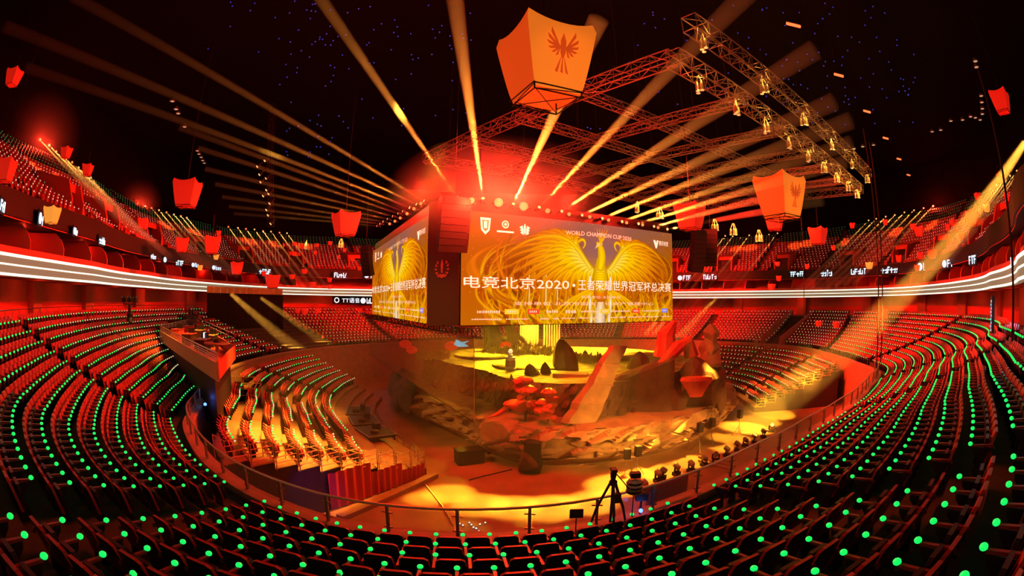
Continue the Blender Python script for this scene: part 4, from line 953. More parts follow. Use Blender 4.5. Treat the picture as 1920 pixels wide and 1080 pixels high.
# camera platform beside the booth
cq=onz(440,705,EYE-5.0); t=thing('camera_platform','pale edged camera platform with rails between booth and left stand','platform',(cq.x,cq.y,zzL(9)-.2),math.radians(-66))
MB().box((0,0,.1),(4.6,3.2,.2)).build('platform_deck','standdeck',t); m=MB()
for x0,y0,x1,y1 in ((-2.3,-1.6,2.3,-1.6),(2.3,-1.6,2.3,1.6),(2.3,1.6,-2.3,1.6),(-2.3,1.6,-2.3,-1.6)):
    m.beam((x0,y0,.22),(x1,y1,.22),.10,.06); m.tube([(x0,y0,.2),(x0,y0,1.1)],.03,5); m.tube([(x0,y0,1.1),(x1,y1,1.1)],.03,5); m.tube([(x0,y0,.65),(x1,y1,.65)],.02,4)
m.build('platform_rail','brass',t)
for x,y in ((-1.2,0),(.6,.4),(1.4,-.6)): MB().box((x,y,.55),(.6,.5,.7)).build('equipment_case','speaker',t)
# ------------------------------------------------------------------ control booth platform in the left bank
A_,B_,C_,D_=[Vector((p.x,p.y)) for p in BOOTH]; ZD=EYE-3.25
t=thing('control_booth','railed control booth platform with red interior built into the left bank of seats','control booth',(D_.x,D_.y,EYE-5.4))
quad=[tuple(A_),tuple(B_),tuple(C_),tuple(D_)]
onto(t,MB().prism(quad,ZD-.22,ZD),'platform_base','dark'); onto(t,MB().beam((A_.x,A_.y,ZD+.14),(D_.x,D_.y,ZD+.14),.12,.80),'front_fascia','platform'); onto(t,MB().prism([tuple(_bc+(Vector(p)-_bc)*.9) for p in quad],EYE-6.2,ZD-.22),'platform_plinth','dark'); onto(t,MB().prism([tuple(_bc+(Vector(p)-_bc)*.96) for p in quad],ZD,ZD+.04),'red_floor','wallred')
for p,q,nm in ((A_,D_,'front'),(A_,B_,'side'),):
    m=MB()
    for h in (.62,.72,.82,.95): m.tube([(p.x,p.y,ZD+h),(q.x,q.y,ZD+h)],.028 if h<.9 else .045,5)
    n=10
    for i in range(n+1): c=p.lerp(q,i/n); m.tube([(c.x,c.y,ZD),(c.x,c.y,ZD+.95)],.025,5)
    onto(t,m,'guard_rail','brass')
for p,q in ((B_,C_),(C_,D_)): onto(t,MB().beam((p.x,p.y,ZD+.2),(q.x,q.y,ZD+.2),.1,.76),'red_side_wall','wallred')
m=MB()
for p,q in ((B_,C_),): 
    for h in (1.0,1.25): m.tube([(p.x,p.y,ZD+h),(q.x,q.y,ZD+h)],.03,5)
onto(t,m,'top_rail','brass')
rb=random.Random(9)
def booth_pt(u,v): p=A_.lerp(D_,u); q=B_.lerp(C_,u); return p.lerp(q,v)
for i,(u,v) in enumerate(((.25,.25),(.25,.6),(.5,.3),(.5,.65),(.72,.35),(.72,.7))):
    p=booth_pt(u,v); k=thing('control_desk','control desk in the booth, %s pair from the front corner, %s'%(['third','third','second','second','first','first'][i],['near the rail','near the red wall'][i%2]),'desk',(p.x,p.y,ZD+.04),math.radians(-70))
    MB().box((0,0,.38),(1.5,.7,.76)).build('desk_body','redcloth' if i<2 else 'dark',k); MB().box((0,0,.78),(1.6,.8,.05)).build('desk_top','seat' if i<3 else 'trunk',k)
    MB().beam((-.3,.1,.80),(-.3,.1,1.15),.5,.04).build('monitor','black',k)
    if i==4: MB().box((-.3,.06,1.0),(.5,.02,.32)).build('lit_monitor','ledwhite',k)
p=booth_pt(.88,.5); k=thing('round_table','round table with small items in the front corner of the booth','table',(p.x,p.y,ZD+.04)); MB().lathe([(.1,0),(.1,.7),(.8,.72),(.8,.78),(0,.79)],18).build('table_top','trunk',k); MB().lathe([(.25,.79),(.22,.95),(.05,1.0)],10).build('equipment_bowl','black',k)
# black drape closing the far left corner
p=at(388,560,57); q=at(530,560,63.5); pa=[]
for j in range(61):
    c=p.lerp(q,j/60); w_=.12*math.sin(j*1.4); pa.append([(c.x+w_*.3,c.y+w_,EYE-5.6),(c.x+w_*.3,c.y+w_,EYE+.62)])
tag(MB().grid(np.array(pa)).build('black_drape','drape',None,True),'tall black drape closing off the seats under the far left balcony','drape')
m=MB(); 
for i in range(12):
    a_=p.lerp(q,i/12); b_=p.lerp(q,(i+.94)/12); m.beam((a_.x*.992,a_.y*.992,EYE+.98),(b_.x*.992,b_.y*.992,EYE+.98),.08,.72)
tag(m.build('gold_panel_band','gold'),'band of gold panels over the black drape under the ribbon','panel')
# pale parapet box at the mouth of the far gangway
for (x,y,D,lb) in ((1418,643,63,'pale low box at the foot of the far gangway'),(1655,588,55,'pale low barrier at the top of the right corner seats')):
    c=at(x,y,D); tag(MB().box((0,0,0),(3.0 if x>1500 else 1.2,.5,.9),rz=math.radians(60)).build('low_barrier','parapet',None,False,tuple(c)),lb,'barrier')
# gangway cheeks in the far right bank
for sg in (-1,1):
    f=lambda u,v,z:(*pos(119.5+sg*2.6+z*.2,float(P_(119.5))+u)[:2],v)
    o=MB().prism([(0,EYE-5.6),(0,EYE-4.3),(10,EYE-.9),(10,EYE-2.6)],-.5,.5,f=f).build('wall_gangway_cheek','wallred'); o['kind']='structure'
# ------------------------------------------------------------------ sky lanterns
def lantern_mesh(kind):
    """square paper lantern, 1 tall: wide at the top, peaked corners, open wire base."""
    wt,wb=.50,.31; b=MB(); pr=MB(); N=8
    for s in range(4):
        an=s*PI/2; ca,sa=math.cos(an),math.sin(an); P=np.zeros((N+1,N+1,3))
        for i in range(N+1):
            for j in range(N+1):
                u=i/N*2-1; t=j/N; wd=wb+(wt-wb)*t**.85; zt=t*(.90+.10*abs(u)**2.2); 
                if t>.85: wd*=1-.10*((t-.85)/.15)**2
                x=u*wd; y=-wd-.02*math.sin(PI*t)*(1-u*u); P[i,j]=(x*ca-y*sa,x*sa+y*ca,zt)
        b.grid(P,1 if (kind=='or' and s==0) else 0)
    top=[(x*.46,y*.46,.86) for x,y in((-1,-1),(1,-1),(1,1),(-1,1))]; b.add(top,[(0,1,2,3)])
    fr=MB()
    for z,wd in ((0.,.315),(.07,.335)):
        for s in range(4):
            c=[(-wd,-wd),(wd,-wd),(wd,wd),(-wd,wd)]; fr.tube([(*c[s],z-.04),(*c[(s+1)%4],z-.04)],.011,4)
    for s in range(4):
        c=[(-.315,-.315),(.315,-.315),(.315,.315),(-.315,.315)]; d=c[(s+1)%4]; c=c[s]; fr.tube([(*c,-.04),(*d,.03)],.008,4); fr.tube([(*c,-.05),(*c,.12)],.012,4); fr.tube([(*c,-.03),(0,0,-.03)],.007,4)
    return b,fr
LB={}
for kd,ms in (('red',['lantern']),('or',['lanternor','lanternlit']),('ye',['lanternye'])):
    b,fr=lantern_mesh(kd); LB[kd]=(b.mesh('paper_shade_'+kd,ms,True),fr.mesh('wire_base','black'))
f=lambda u,v,z:(u,-(.31+.19*max(0,v)**.85)-.022-z,v)
cr=MB()
ff=lambda a,b,z:f(a,b,z)
def bird(cx,cz,r):
    b=MB()
    for sg in (-1,1):
        for q in range(6):
            a0=math.radians(38+q*21); x0,z0=cx+sg*r*.13,cz-.05*r+.03*q*r*.6; R=r*(1.0-.08*q)
            b.prism([(x0,z0),(cx+sg*R*math.sin(a0)*.92,cz+R*math.cos(a0)*1.0),(cx+sg*R*math.sin(a0+.17)*.80,cz+R*math.cos(a0+.17)*.82),(x0,z0-.12*r)],.012,.016,f=ff)
    b.prism([(cx-.13*r,cz+.25*r),(cx,cz+.62*r),(cx+.13*r,cz+.25*r),(cx+.12*r,cz-.3*r),(cx,cz-.62*r),(cx-.12*r,cz-.3*r)],.012,.016,f=ff)
    for sg in (-1,0,1): b.prism([(cx+sg*.04*r,cz-.4*r),(cx+sg*.25*r-.06*r,cz-1.15*r),(cx+sg*.25*r+.06*r,cz-1.2*r)],.012,.016,f=ff)
    return b
PRINT=bird(0,.54,.29).mesh('bird_print','print')
CAB=MB().tube([(0,0,.86),(0,0,7)],.012,4).mesh('hanging_cable','rope')
CABS=MB().tube([(0,0,.86),(0,0,2.2)],.02,4).mesh('hanging_cable','rope')
def lantern(x,y,hpx,D,kd,label,group=None,rz=None,detail=True,tilt=0.):
    c=at(x,y,D); d=ray(x,y); dist=(c-Vector((0,0,EYE))).length; th=math.acos(max(-1,min(1,d.dot(_fw)))); loc=F_PX*math.cos(th/2)*1.0
    H=hpx*dist/ (F_PX*(1.0+.16*(th/1.08)**2)); 
    o=thing('sky_lantern',label,'sky lantern',(c.x,c.y,c.z-H*.47),rz if rz is not None else RNG.uniform(0,1.5),group); o.scale=(H,H,H)
    link('paper_shade',LB[kd][0],o)
    if detail: link('wire_base',LB[kd][1],o); link('hanging_cable',CAB if hpx>40 else CABS,o)
    if kd=='or': link('bird_print',PRINT,o)['label']='darker bird crest printed on the paper'
    return o
lantern(1023,124,150,15.5,'or','biggest orange sky lantern with bird crest, hanging above the cube',rz=math.radians(24))
lantern(1464,371,82,27,'or','orange sky lantern with bird crest, in front of the right truss corner',rz=math.radians(22))
for a_ in ((350,364,52,36,'red','red sky lantern alone against the dark, left of the beam fan',.3),(648,421,46,42,'red','red sky lantern hanging just left of the cube',.75),(1294,407,50,34,'red','red sky lantern hanging just right of the cube',.75),(1452,414,38,44,'red','red sky lantern half hidden below the crested orange lantern',.9),(1534,443,33,48,'red','red sky lantern right of the crested orange lantern pair',.5),
  (25,146,34,26,'red','red sky lantern high in the dark at the far left',.4),(1877,192,44,27,'red','red sky lantern high in the dark at the far right',.3),(124,287,22,33,'red','red sky lantern beside the leftmost slanting beams',.2),(164,319,22,36,'red','red sky lantern second from the leftmost slanting beams',.5),(10,320,46,22,'red','red sky lantern cut by the left edge over the upper tier',.6),
  (97,404,33,23,'ye','yellow sky lantern in front of the left logo board',.3),(268,420,22,42,'red','small red lantern under the second group of slanting beams',.6),(341,460,28,43,'red','red sky lantern left one of two above the left suites',.8),(398,460,34,40,'red','red sky lantern right one of two above the left suites',.7),(444,503,24,46,'red','red sky lantern below the pair, in front of the suites',.75),(511,528,26,48,'red','red sky lantern hanging across the ribbon left of the cube',.8),
  (375,502,10,48,'ye','tiny yellow lantern below the two lanterns at the left suites',.3),(405,482,10,50,'ye','tiny yellow lantern just under the right lantern of the pair',.3),(1823,411,30,34,'red','red sky lantern over the right upper tier by the rightmost beams',.4),(1723,435,20,40,'red','red sky lantern before the right upper tier gateway',.5),(1748,477,18,40,'red','red sky lantern low over the right logo board',.4),
  (1850,390,15,34,'ye','tiny orange lantern among the rightmost beams, lower one',.3),(1907,343,16,28,'ye','tiny orange lantern among the rightmost beams, upper one',.3),(1630,498,13,50,'ye','tiny orange lantern over the right logo board',.3)):
    lantern(*a_[:6],rz=a_[6],detail=a_[2]>15)
small=[('small distant red lantern before the upper tier left of the cube',[(410,437,9),(552,457,7),(567,463,7),(594,460,7),(619,456,7),(552,476,8),(591,474,7),(646,469,7),(635,482,7),(661,487,7),(674,503,8),(571,509,9),(495,513,9)],52),
 ('small distant red lantern hanging at ribbon height left of the cube',[(548,519,9),(587,533,9),(618,525,8),(618,538,8)],50),
 ('small distant red lantern below the ribbon left of the cube',[(558,583,9),(572,584,11),(596,583,9)],62),
 ('small red lantern over the right upper tier',[(1598,423,10),(1712,425,11),(1788,418,14),(1777,426,12),(1803,442,13),(1833,368,13),(1888,370,14),(1878,333,19),(1660,417,10)],38),
 ('small red lantern in front of the right logo board and suites',[(1685,485,13),(1725,479,13),(1563,465,9),(1458,495,8),(1513,500,9),(1447,538,12),(1460,522,10),(1720,502,11)],44),
 ('small red lantern below the ribbon before the far right seats',[(1535,607,11),(1568,609,12)],48)]
for lb,ps,D in small:
    for x,y,h in ps: lantern(x,y,h,D,'red',lb,lb.replace('small','small').replace('lantern','lanterns',1),detail=False)
light('lantern_fill_spot','SPOT',(9,6,EYE+3.2),1500,(1,.5,.06),.2,aim=tuple(at(1030,130,15.5)),angle=math.radians(16),blend=.5)  # added warm spots outside the two crested lanterns, lighting their printed panels
light('lantern_fill_spot','SPOT',(22,12,EYE+5),1500,(1,.5,.06),.2,aim=tuple(at(1470,370,27)),angle=math.radians(12),blend=.5)

# ------------------------------------------------------------------ roof truss grid
TZ=EYE+13.4
N_=onz(1262,108,TZ); E_=onz(1612,356,TZ); W_t=onz(800,298,TZ); S_=E_+W_t-N_; MT['lampdim']=mat('dim_lamp_lens',(.8,.6,.3),.3,emit=(1,.6,.2),strength=.8,sample='NONE')
def truss(p,q,sz,bay,label,m='truss',r=.045):
    t=thing('roof_truss',label,'truss',tuple(p)); onto(t,box_truss(p,q,sz,bay,r),'lattice',m)
    d=(q-p)
    for k in (.15,.5,.85): c=p+d*k; onto(t,MB().tube([c,c+Vector((0,0,9))],.02,4),'hoist_chain','rope')
    return t
dn=(E_-N_).normalized(); dw=(W_t-N_).normalized(); up1=Vector((0,0,1.9))
truss(N_,E_,1.0,1.25,'heavy lower roof truss with gold lamps running to the right corner')
truss(N_+up1-dw*1.4,E_+up1-dw*1.4,1.0,1.25,'heavy upper roof truss parallel above the gold lamp truss')
truss(N_,W_t,.8,1.3,'roof truss along the near left side of the truss grid')
truss(E_,S_,.9,1.3,'roof truss along the far right side of the grid')
truss(W_t,S_,.8,1.4,'roof truss along the far left side of the grid')
for i,(k,lb) in enumerate(((.27,'first cross truss behind the heavy lamp truss'),(.5,'second cross truss behind the heavy lamp truss'),(.75,'third cross truss behind the heavy lamp truss'))): truss(N_.lerp(W_t,k),E_.lerp(S_,k),.62,1.15,lb)
for i,(k,lb) in enumerate(((.2,'roof truss crossing the grid, nearest of five'),(.38,'roof truss crossing the grid, second nearest of five'),(.55,'roof truss crossing the grid, middle one of five'),(.7,'roof truss crossing the grid, second farthest of five'),(.86,'roof truss crossing the grid, farthest of five'))): truss(N_.lerp(E_,k),W_t.lerp(S_,k),.62,1.2,lb)

# ------------------------------------------------------------------ lamps and beams
HEADB=MB(); HEADB.lathe([(.10,.34),(.17,.30),(.19,.1),(.17,-.12),(.19,-.16)],12); HEADM=HEADB.mesh('lamp_head','black',True)
LENSM=MB().lathe([(.165,-.165),(.10,-.185),(0,-.19)],12).mesh('lens','whitelamp'); LENSR=MB().lathe([(.165,-.165),(.10,-.185),(0,-.19)],12).mesh('lens','redlamp')
YOKE=MB(); YOKE.beam((-.24,0,.55),(-.24,0,0),.05,.10); YOKE.beam((.24,0,.55),(.24,0,0),.05,.10); YOKE.beam((-.26,0,.55),(.26,0,.55),.12,.08); YOKEM=YOKE.mesh('yoke','black')
def lamp(label,p,aim,lens,scale=1.,group=None,cat='stage light',name='stage_light'):
    r=thing(name,label,cat,tuple(p),0,group); r.rotation_euler=(Vector(aim)-Vector(p)).to_track_quat('-Z','Y').to_euler(); r.scale=(scale,)*3
    link('lamp_head',HEADM,r); link('lens',lens,r); link('yoke',YOKEM,r); return r
def beam(label,p,e,r0,r1,power,color,group=None,m='haze',cone=True,blend=.35,wide=1.05,back=0.):
    p=Vector(p);e=Vector(e);d=e-p;L=d.length;d.normalize()
    if cone:
        b=MB().lathe([(r0,.22),(r1,L)],14); q=Vector((0,0,1)).rotation_difference(d).to_matrix()
        o=b.build('light_beam',m,None,True); o.matrix_world=Matrix.Translation(p)@q.to_4x4(); tag(o,label,'light beam',group,'stuff')
    sp=light('beam_lamp','SPOT',p+d*.21-d*back,power*K_BEAM,color,.05,aim=tuple(e),angle=2*math.atan((r1*wide)/(L+back)),blend=blend)
    return sp
def onwall(x,y,p,q,off=0.):
    d=ray(x,y); p=Vector((p[0],p[1])); q=Vector((q[0],q[1])); e=q-p; den=d.x*e.y-d.y*e.x; t=(p.x*e.y-p.y*e.x)/den-off; c=d*t; c.z+=EYE; return c
def onring(x,y,rf):
    d=ray(x,y); h=math.hypot(d.x,d.y); D=5.
    while D<130:
        X,Y=d.x/h*D,d.y/h*D; s=math.degrees(math.atan2(X-CX,-(Y-CY)))
        if math.hypot(X-CX,Y-CY)>=float(rf(s)) and not(math.hypot(X-CX,Y-CY)>0 and D<14): return D
        D+=.1
    return D
BEAMC=(1,.33,.035)
# fan from the right face of the cube top
RB=[((906,374),(848,-40),.60,.10,.62),((962,384),(1062,165),.74,.09,.50),((1010,390),(1352,36),.60,.09,.62),((1052,397),(1420,160),.62,.09,.60),((1090,404),(1455,238),.64,.09,.55),((1128,410),(1490,266),.66,.09,.55),((1165,416),(1500,300),.68,.08,.50),((1196,420),(1500,328),.70,.08,.48),((1225,425),(1490,358),.72,.08,.45),((1250,430),(1480,388),.75,.08,.4)]
ords=['first','second','third','fourth','fifth','sixth','seventh','eighth','ninth','tenth','eleventh']
for i,(o_,e_,k,r0,r1) in enumerate(RB):
    p=onwall(*o_,CA,CB,.3); D=math.hypot(p.x,p.y); e=at(*e_,D*k)
    lamp('black moving light on the cube top over the right screen, %s from the corner'%ords[i],p,e,LENSM,.6)
    beam('amber light beam fanning up from the cube top over the right screen, %s from the corner'%ords[i],p,p+(e-p)*(1.2 if i>2 else 1.45),.07,r1*(.72 if i>2 else .95),340000,BEAMC,None,'hazedense')
LBm=[((858,372),(596,-10),.78,.10,.62),((797,378),(190,22),.90,.09,.60),((783,384),(235,140),.92,.085,.55),((770,390),(265,200),.95,.08,.5),((757,397),(400,262),1.,.08,.5),((748,401),(430,296),1.,.08,.45),((738,406),(440,330),1.,.08,.42),((728,411),(455,355),1.,.08,.40),((720,416),(465,376),1.,.08,.36),((714,420),(475,392),1.,.08,.34),((708,424),(482,404),1.,.08,.32)]
for i,(o_,e_,k,r0,r1) in enumerate(LBm):
    p=onwall(*o_,CE,CD,.3) if i else onwall(858,372,CA,CE,.4); D=math.hypot(p.x,p.y); e=at(*e_,D*k)
    lamp('black moving light on the cube top over the left screen, %s from the corner'%ords[i],p,e,LENSM,.6)
    beam('amber light beam fanning out from the cube top over the left screen, %s from the corner'%ords[i],p,p+(e-p)*(1.55 if i<4 else 1.2),.07,r1*(.85 if i<4 else .55),230000 if i<4 else 120000,BEAMC)
# red wash lamps along the cube top
for i,(x,y,sc_) in enumerate(((884,377,1.1),(935,381,1.6),(982,388,1.6),(1027,396,.9),(1067,402,.7),(1106,407,.7),(1141,413,.65),(1175,418,.6),(1205,422,.6),(1234,427,.6))):
    p=onwall(x,y,CA,CB,.35); lamp('red wash lamp on the cube top over the right screen, %s from the corner'%ords[i],p,(p.x*.2,p.y*.2,p.z-1),LENSR,sc_)
for i,(x,y) in enumerate(((790,382),(777,392),(764,401),(751,409),(741,415),(731,420))):
    p=onwall(x,y,CE,CD,.35); lamp('red wash lamp on the cube top over the left screen, %s from the corner'%ords[i],p,(p.x*.2-8,p.y*.3,p.z-1),LENSR,.65)
# lit haze round the red lamps at the cube corner
hz=MB().ball((0,0,0),1.,20,12); o=hz.build('lamp_haze','hazeglow',None,True); o.location=at(938,362,27.0); o.scale=(6.5,4.5,3.2); tag(o,'bright red haze close round the three strongest red lamps','haze',None,'stuff')
for x,y in ((884,377),(935,381),(982,388)): light('red_flare','POINT',at(x,y-2,26.6),900*K_RED*4,(1,.05,.015),.12)
# upper tier lamp groups
upr=lambda s:float(up_r(NU)(s))-.2
GR=[('leftmost',[(75,262),(92,272),(105,284),(120,294),(135,304),(147,314),(159,324),(170,333)],(150,150),.52),
    ('second left',[(258,382),(272,387),(284,390),(298,394),(312,398),(326,402),(339,405),(350,408)],(95,110),.58),
    ('third left',[(428,425),(446,427),(461,429),(477,430),(493,433),(508,434),(524,436),(538,437)],(85,115),.62),
    ('first right',[(1360,442),(1374,443),(1389,446),(1405,441),(1425,442),(1442,440),(1458,437)],(-150,185),.55),
    ('second right',[(1629,413),(1643,410),(1661,406),(1678,403),(1696,398),(1714,394),(1732,390),(1750,386)],(-150,145),.55),
    ('rightmost',[(1858,354),(1869,347),(1882,338),(1894,329),(1907,320),(1918,312)],(-150,190),.55)]
for gi,(nm,ps,(ox,oy),k) in enumerate(GR):
    for i,(x,y) in enumerate(ps):
        D=onring(x,y,upr); p=at(x,y,D); e=at(x+ox,y+oy,D*k)
        lamp('small lamp atop the upper tier, %s group, %s along'%(nm,ords[i]),p,e,LENSM if i%2 or gi>2 else LENSR,.8)
        beam('thin amber beam slanting off the upper tier, %s group, %s along'%(nm,ords[i]),p,e,.08,.24,330000,(1,.36,.06),None,'haze')
for (x,y) in ((75,262),(92,272),(258,382),(272,387),(1744,385),(1750,386)):
    D=onring(x,y,upr); p=at(x,y,D-.6); light('red_flare','POINT',p,900*K_RED*3,RED,.1)
for i,(x,y,s_,lb) in enumerate(((75,262,5.0,'red glowing haze round the leftmost upper lamp'),(262,383,3.5,'red glowing haze round the second left lamp group'))):
    D=onring(x,y,upr); o=MB().ball((0,0,0),1.,16,10).build('lamp_haze','hazeglow',None,True); o.scale=(s_,)*3; o.location=at(x,y,D-.6); tag(o,lb,'haze',None,'stuff')
# soft wide beams falling into the bowl
SBM=[((1925,262),30,(1405,800),.5,1.6,1100000,'broad soft amber beam falling across the right bank to the floor'),((486,556),58,(700,700),.35,1.1,240000,'soft beam falling past the black drape towards the floor'),((430,548),56,(640,720),.35,1.2,240000,'soft beam falling across the left stand, farther one'),((318,500),48,(470,800),.4,1.9,420000,'soft beam falling across the booth onto the left stand'),((1345,556),60,(1215,690),.3,1.0,300000,'soft beam crossing the far seats behind the mound')]
for (x,y),D,(ex,ey),r0,r1,pw,lb in SBM:
    p=at(x,y,D); e=onz(ex,ey,.15); beam(lb,p,e,r0,r1,pw,(1,.40,.04),None,'hazesoft',True,.6,1.1,back=4.)
# light pools on the floor from added unseen spots hanging free outside the cube
for i,(x,y,r_,pw) in enumerate(((845,925,1.7,10000),(905,945,1.8,11000),(965,950,1.8,11000),(1035,950,1.9,11000),(1110,940,1.8,10000),(1155,908,2.2,13000),(1195,893,1.9,9000),(1235,884,1.8,10000),(1290,865,1.8,10000),(1340,838,1.8,10000),(1370,822,1.8,10000),(1400,803,2.4,16000),(1425,790,2.2,12000),(1450,775,2.5,16000),(1490,745,2.4,12000),(800,935,1.3,6000))):
    q=onz(x,y,.0); k=min(1.,max(0.,(q.x+5)/18)); s_=Vector((-1.+14*k,22.8+8.*k,EYE-1.5)); 
    if x>1350: s_=Vector((21,23,EYE+2.5))
    L=(q-s_).length; light('floor_spot','SPOT',s_,pw*7.5*K_WASH*(L/17)**2,(1,.55,.04),.25,aim=tuple(q),angle=2*math.atan(r_*.8/L),blend=.45)
for i,(x,y,z,r_,pw) in enumerate(((560,850,2,4.5,75000),(480,790,3,4,32000),(580,770,1.5,4,20000),(690,868,1,2.5,26000),(1450,725,1.5,4,30000),(1185,645,5,6,120000),(1110,650,5,6,110000),(380,650,6,6,20000),(330,640,6.5,6,9000))):
    q=onz(x,y,z); s_=Vector((q.x*.7+2,q.y*.7+9,EYE+12)); L=(q-s_).length; light('stand_wash','SPOT',s_,pw*1.6*K_WASH,(1,.40,.04),.3,aim=tuple(q),angle=2*math.atan(r_/L),blend=.8)  # added spots without fixtures, brightening stands, end rails and far seats
# yellow patches of light on the upper tier
for i,(x,y,r_) in enumerate(((70,300,1.4),(115,340,1.4),(190,370,1.4),(310,425,1.5),(365,440,1.6),(470,445,1.7),(522,450,1.7),(575,452,1.7),(1580,457,1.5),(1512,450,1.6),(1675,428,1.5),(1742,418,1.5),(1810,415,1.3),(1490,458,1.5),(1405,460,1.5),(1380,463,1.4))):
    D=onring(x,y,lambda s:float(up_r(9)(s))); q=at(x,y,D); s_=Vector((q.x*.72+1.1,q.y*.72+11,EYE+20.)); L=(q-s_).length; light('tier_spot','SPOT',s_,26000*K_WASH,(1,.42,.04),.1,aim=tuple(q),angle=2*math.atan(r_/L),blend=.5)
# gold lamp clusters on the heavy truss
CL=MB()
for dx,dy in ((-.25,0),(.0,.15),(.25,-.05)):
    CL.lathe([(.05,0),(.11,-.1),(.12,-.55),(.15,-.62)],8,(dx,dy,-.15)); CL.tube([(dx,dy,-.15),(dx*.3,0,.3)],.03,4)
CLM=CL.mesh('lamp_cluster','brass'); CLL=MB()
for dx,dy in ((-.25,0),(.0,.15),(.25,-.05)): CLL.lathe([(.13,-.77),(.06,-.79),(0,-.80)],8,(dx,dy,0))
CLLM=CLL.mesh('lamp_lens','lampdim')
def cluster(lb,p,pw=160):
    r=thing('truss_lamp_cluster',lb,'truss lamp',tuple(p),RNG.uniform(0,3)); link('lamp_bodies',CLM,r); link('lamp_lenses',CLLM,r); light('truss_glow','POINT',(p.x,p.y-.5,p.z+.1),pw*.55,(1,.5,.08),.1)
for i in range(9):
    k=.06+.112*i; cluster('cluster of gold lit lamps under the heavy truss, %s from its near end'%ords[i],N_.lerp(E_,k)+Vector((0,0,-.55)),130+40*i); 
for i in range(6): cluster('cluster of gold lit lamps on the upper heavy truss, %s from its near end'%ords[i],N_.lerp(E_,.03+.19*i)+up1-dw*1.4+Vector((0,0,-.55)),130+40*i)
# small gold fixtures behind the cube top, far truss lamps
for i,(x,y,lb) in enumerate(((1195,383,'gold fixture cluster over the right screen, nearest the cube corner'),(1237,395,'gold fixture cluster over the right screen, second'),(1340,417,'gold fixture cluster right of the cube lanterns'),(1375,425,'gold fixture cluster beyond the right speaker pair'),(575,455,'gold fixture cluster in front of the far upper tier, left one'),(640,452,'gold fixture cluster in front of the far upper tier under the lantern'),(1423,437,'gold fixture cluster under the crested lantern'))): cluster(lb,at(x,y,46 if x>700 else 62),260)

# thin haze lying in the pit, and amber spots added to brighten the gauze cloth
hz=MB().lathe([(0,-.5),(.8,-.46),(1,-.2),(1,.15),(.8,.42),(0,.5)],28); o=hz.build('pit_haze','hazepit',None,True); o.location=(3,38,4.4); o.scale=(21,23,8.5); tag(o,'thin amber haze lying in the arena pit round the stage','haze',None,'stuff')
for x,y,pw in ((830,700,9000),(760,640,10000)):
    q=at(x,y,30); light('gauze_wash','SPOT',(q.x-14,q.y-14,EYE+11),pw*K_WASH,(1,.40,.05),.3,aim=tuple(q),angle=.5,blend=.9)
# ------------------------------------------------------------------ roof lights
def pts_on_roof(n,x0,x1,y0,y1,z,seed):
    rg=np.random.default_rng(seed); return [onz(rg.uniform(x0,x1),rg.uniform(y0,y1),z) for _ in range(n)]
b=MB()
for p in pts_on_roof(45,520,640,0,300,EYE+20,1)+pts_on_roof(40,380,900,0,110,EYE+21,2)+pts_on_roof(50,1180,1700,0,120,EYE+20,3)+pts_on_roof(55,1450,1720,90,240,EYE+19,4)+pts_on_roof(25,640,900,60,240,EYE+20,5)+pts_on_roof(25,1080,1500,120,260,EYE+16.2,6):
    b.ball(p,.035*p.length/24,5,3)
tag(b.build('ceiling_star_lights','bluestar'),'scattered tiny blue points of light under the dark roof','lights',kind='stuff')
for i,(x,y,L) in enumerate(((1487,47,.5),(1572,141,.42),(1625,209,.40),(1660,259,.36),(1685,298,.34),(1703,328,.3))):
    p=onz(x,y,EYE+17); t=thing('roof_bar_light','small glowing orange bar light under the roof at right, %s from the top'%ords[i],'roof light',tuple(p)); 
    MB().tube([(-L,0,0),(L,-.1,-.05)],[.10,.10],8).build('glowing_tube','redlamp',t); MB().beam((-L,0,.16),(L,-.1,.12),.18,.1).build('housing','black',t); MB().tube([(0,0,.15),(0,0,5)],.02,4).build('hanging_rod','rope',t)
hb=MB().lathe([(.05,.3),(.2,.15),(.24,0)],10).mesh('lamp_shade','steel'); hl=MB().lathe([(.22,.02),(.12,-.03),(0,-.04)],10).mesh('lamp_disc',mat('dim_lamp_disc',(.7,.6,.4),.4,emit=(1,.72,.42),strength=.35,sample='NONE'))
rows=[('dim round roof lamp in the short chain at upper left, %s from top',[(323,190),(330,205),(334,213),(346,238)]),('dim round roof lamp in the lower left cluster, %s from top',[(370,283),(373,289),(377,295),(380,301),(383,306)]),('dim round roof lamp in the row at upper right, %s from the right',[(1838,225),(1829,221),(1820,219),(1805,225),(1783,227),(1764,244),(1748,247)]),('dim round roof lamp in the column at far right, %s from top',[(1829,115),(1831,126),(1840,180),(1841,192),(1842,204),(1842,214)]),('dim round roof lamp above the tier at right, %s from the right',[(1638,272),(1618,275),(1601,279),(1587,281)])]
for lb,ps in rows:
    for i,(x,y) in enumerate(ps):
        t=thing('roof_lamp',lb%ords[i],'roof lamp',tuple(onz(x,y,EYE+15))); link('lamp_shade',hb,t); link('lamp_disc',hl,t)
# hanging column of spotlights left of the fan
for i,(x,y) in enumerate(((498,300),(484,311),(500,333),(488,326),(490,340),(501,355),(505,362),(495,366),(507,380),(501,392),(504,402),(509,418))):
    p=at(x,y,50); e=p+Vector((-3,-4,-5)); lamp('spotlight in the hanging column left of the beam fan, %s from top'%(ords+['twelfth'])[i],p,e,LENSM,.9)
p=at(497,296,50.4); q=at(508,425,50.4); t=thing('lamp_ladder','thin dark ladder truss holding the column of spotlights','truss',tuple(p)); onto(t,box_truss(p+Vector((0,0,6)),q,.5,.8,.025,4,up=(0,1,0)),'lattice','cubeframe')
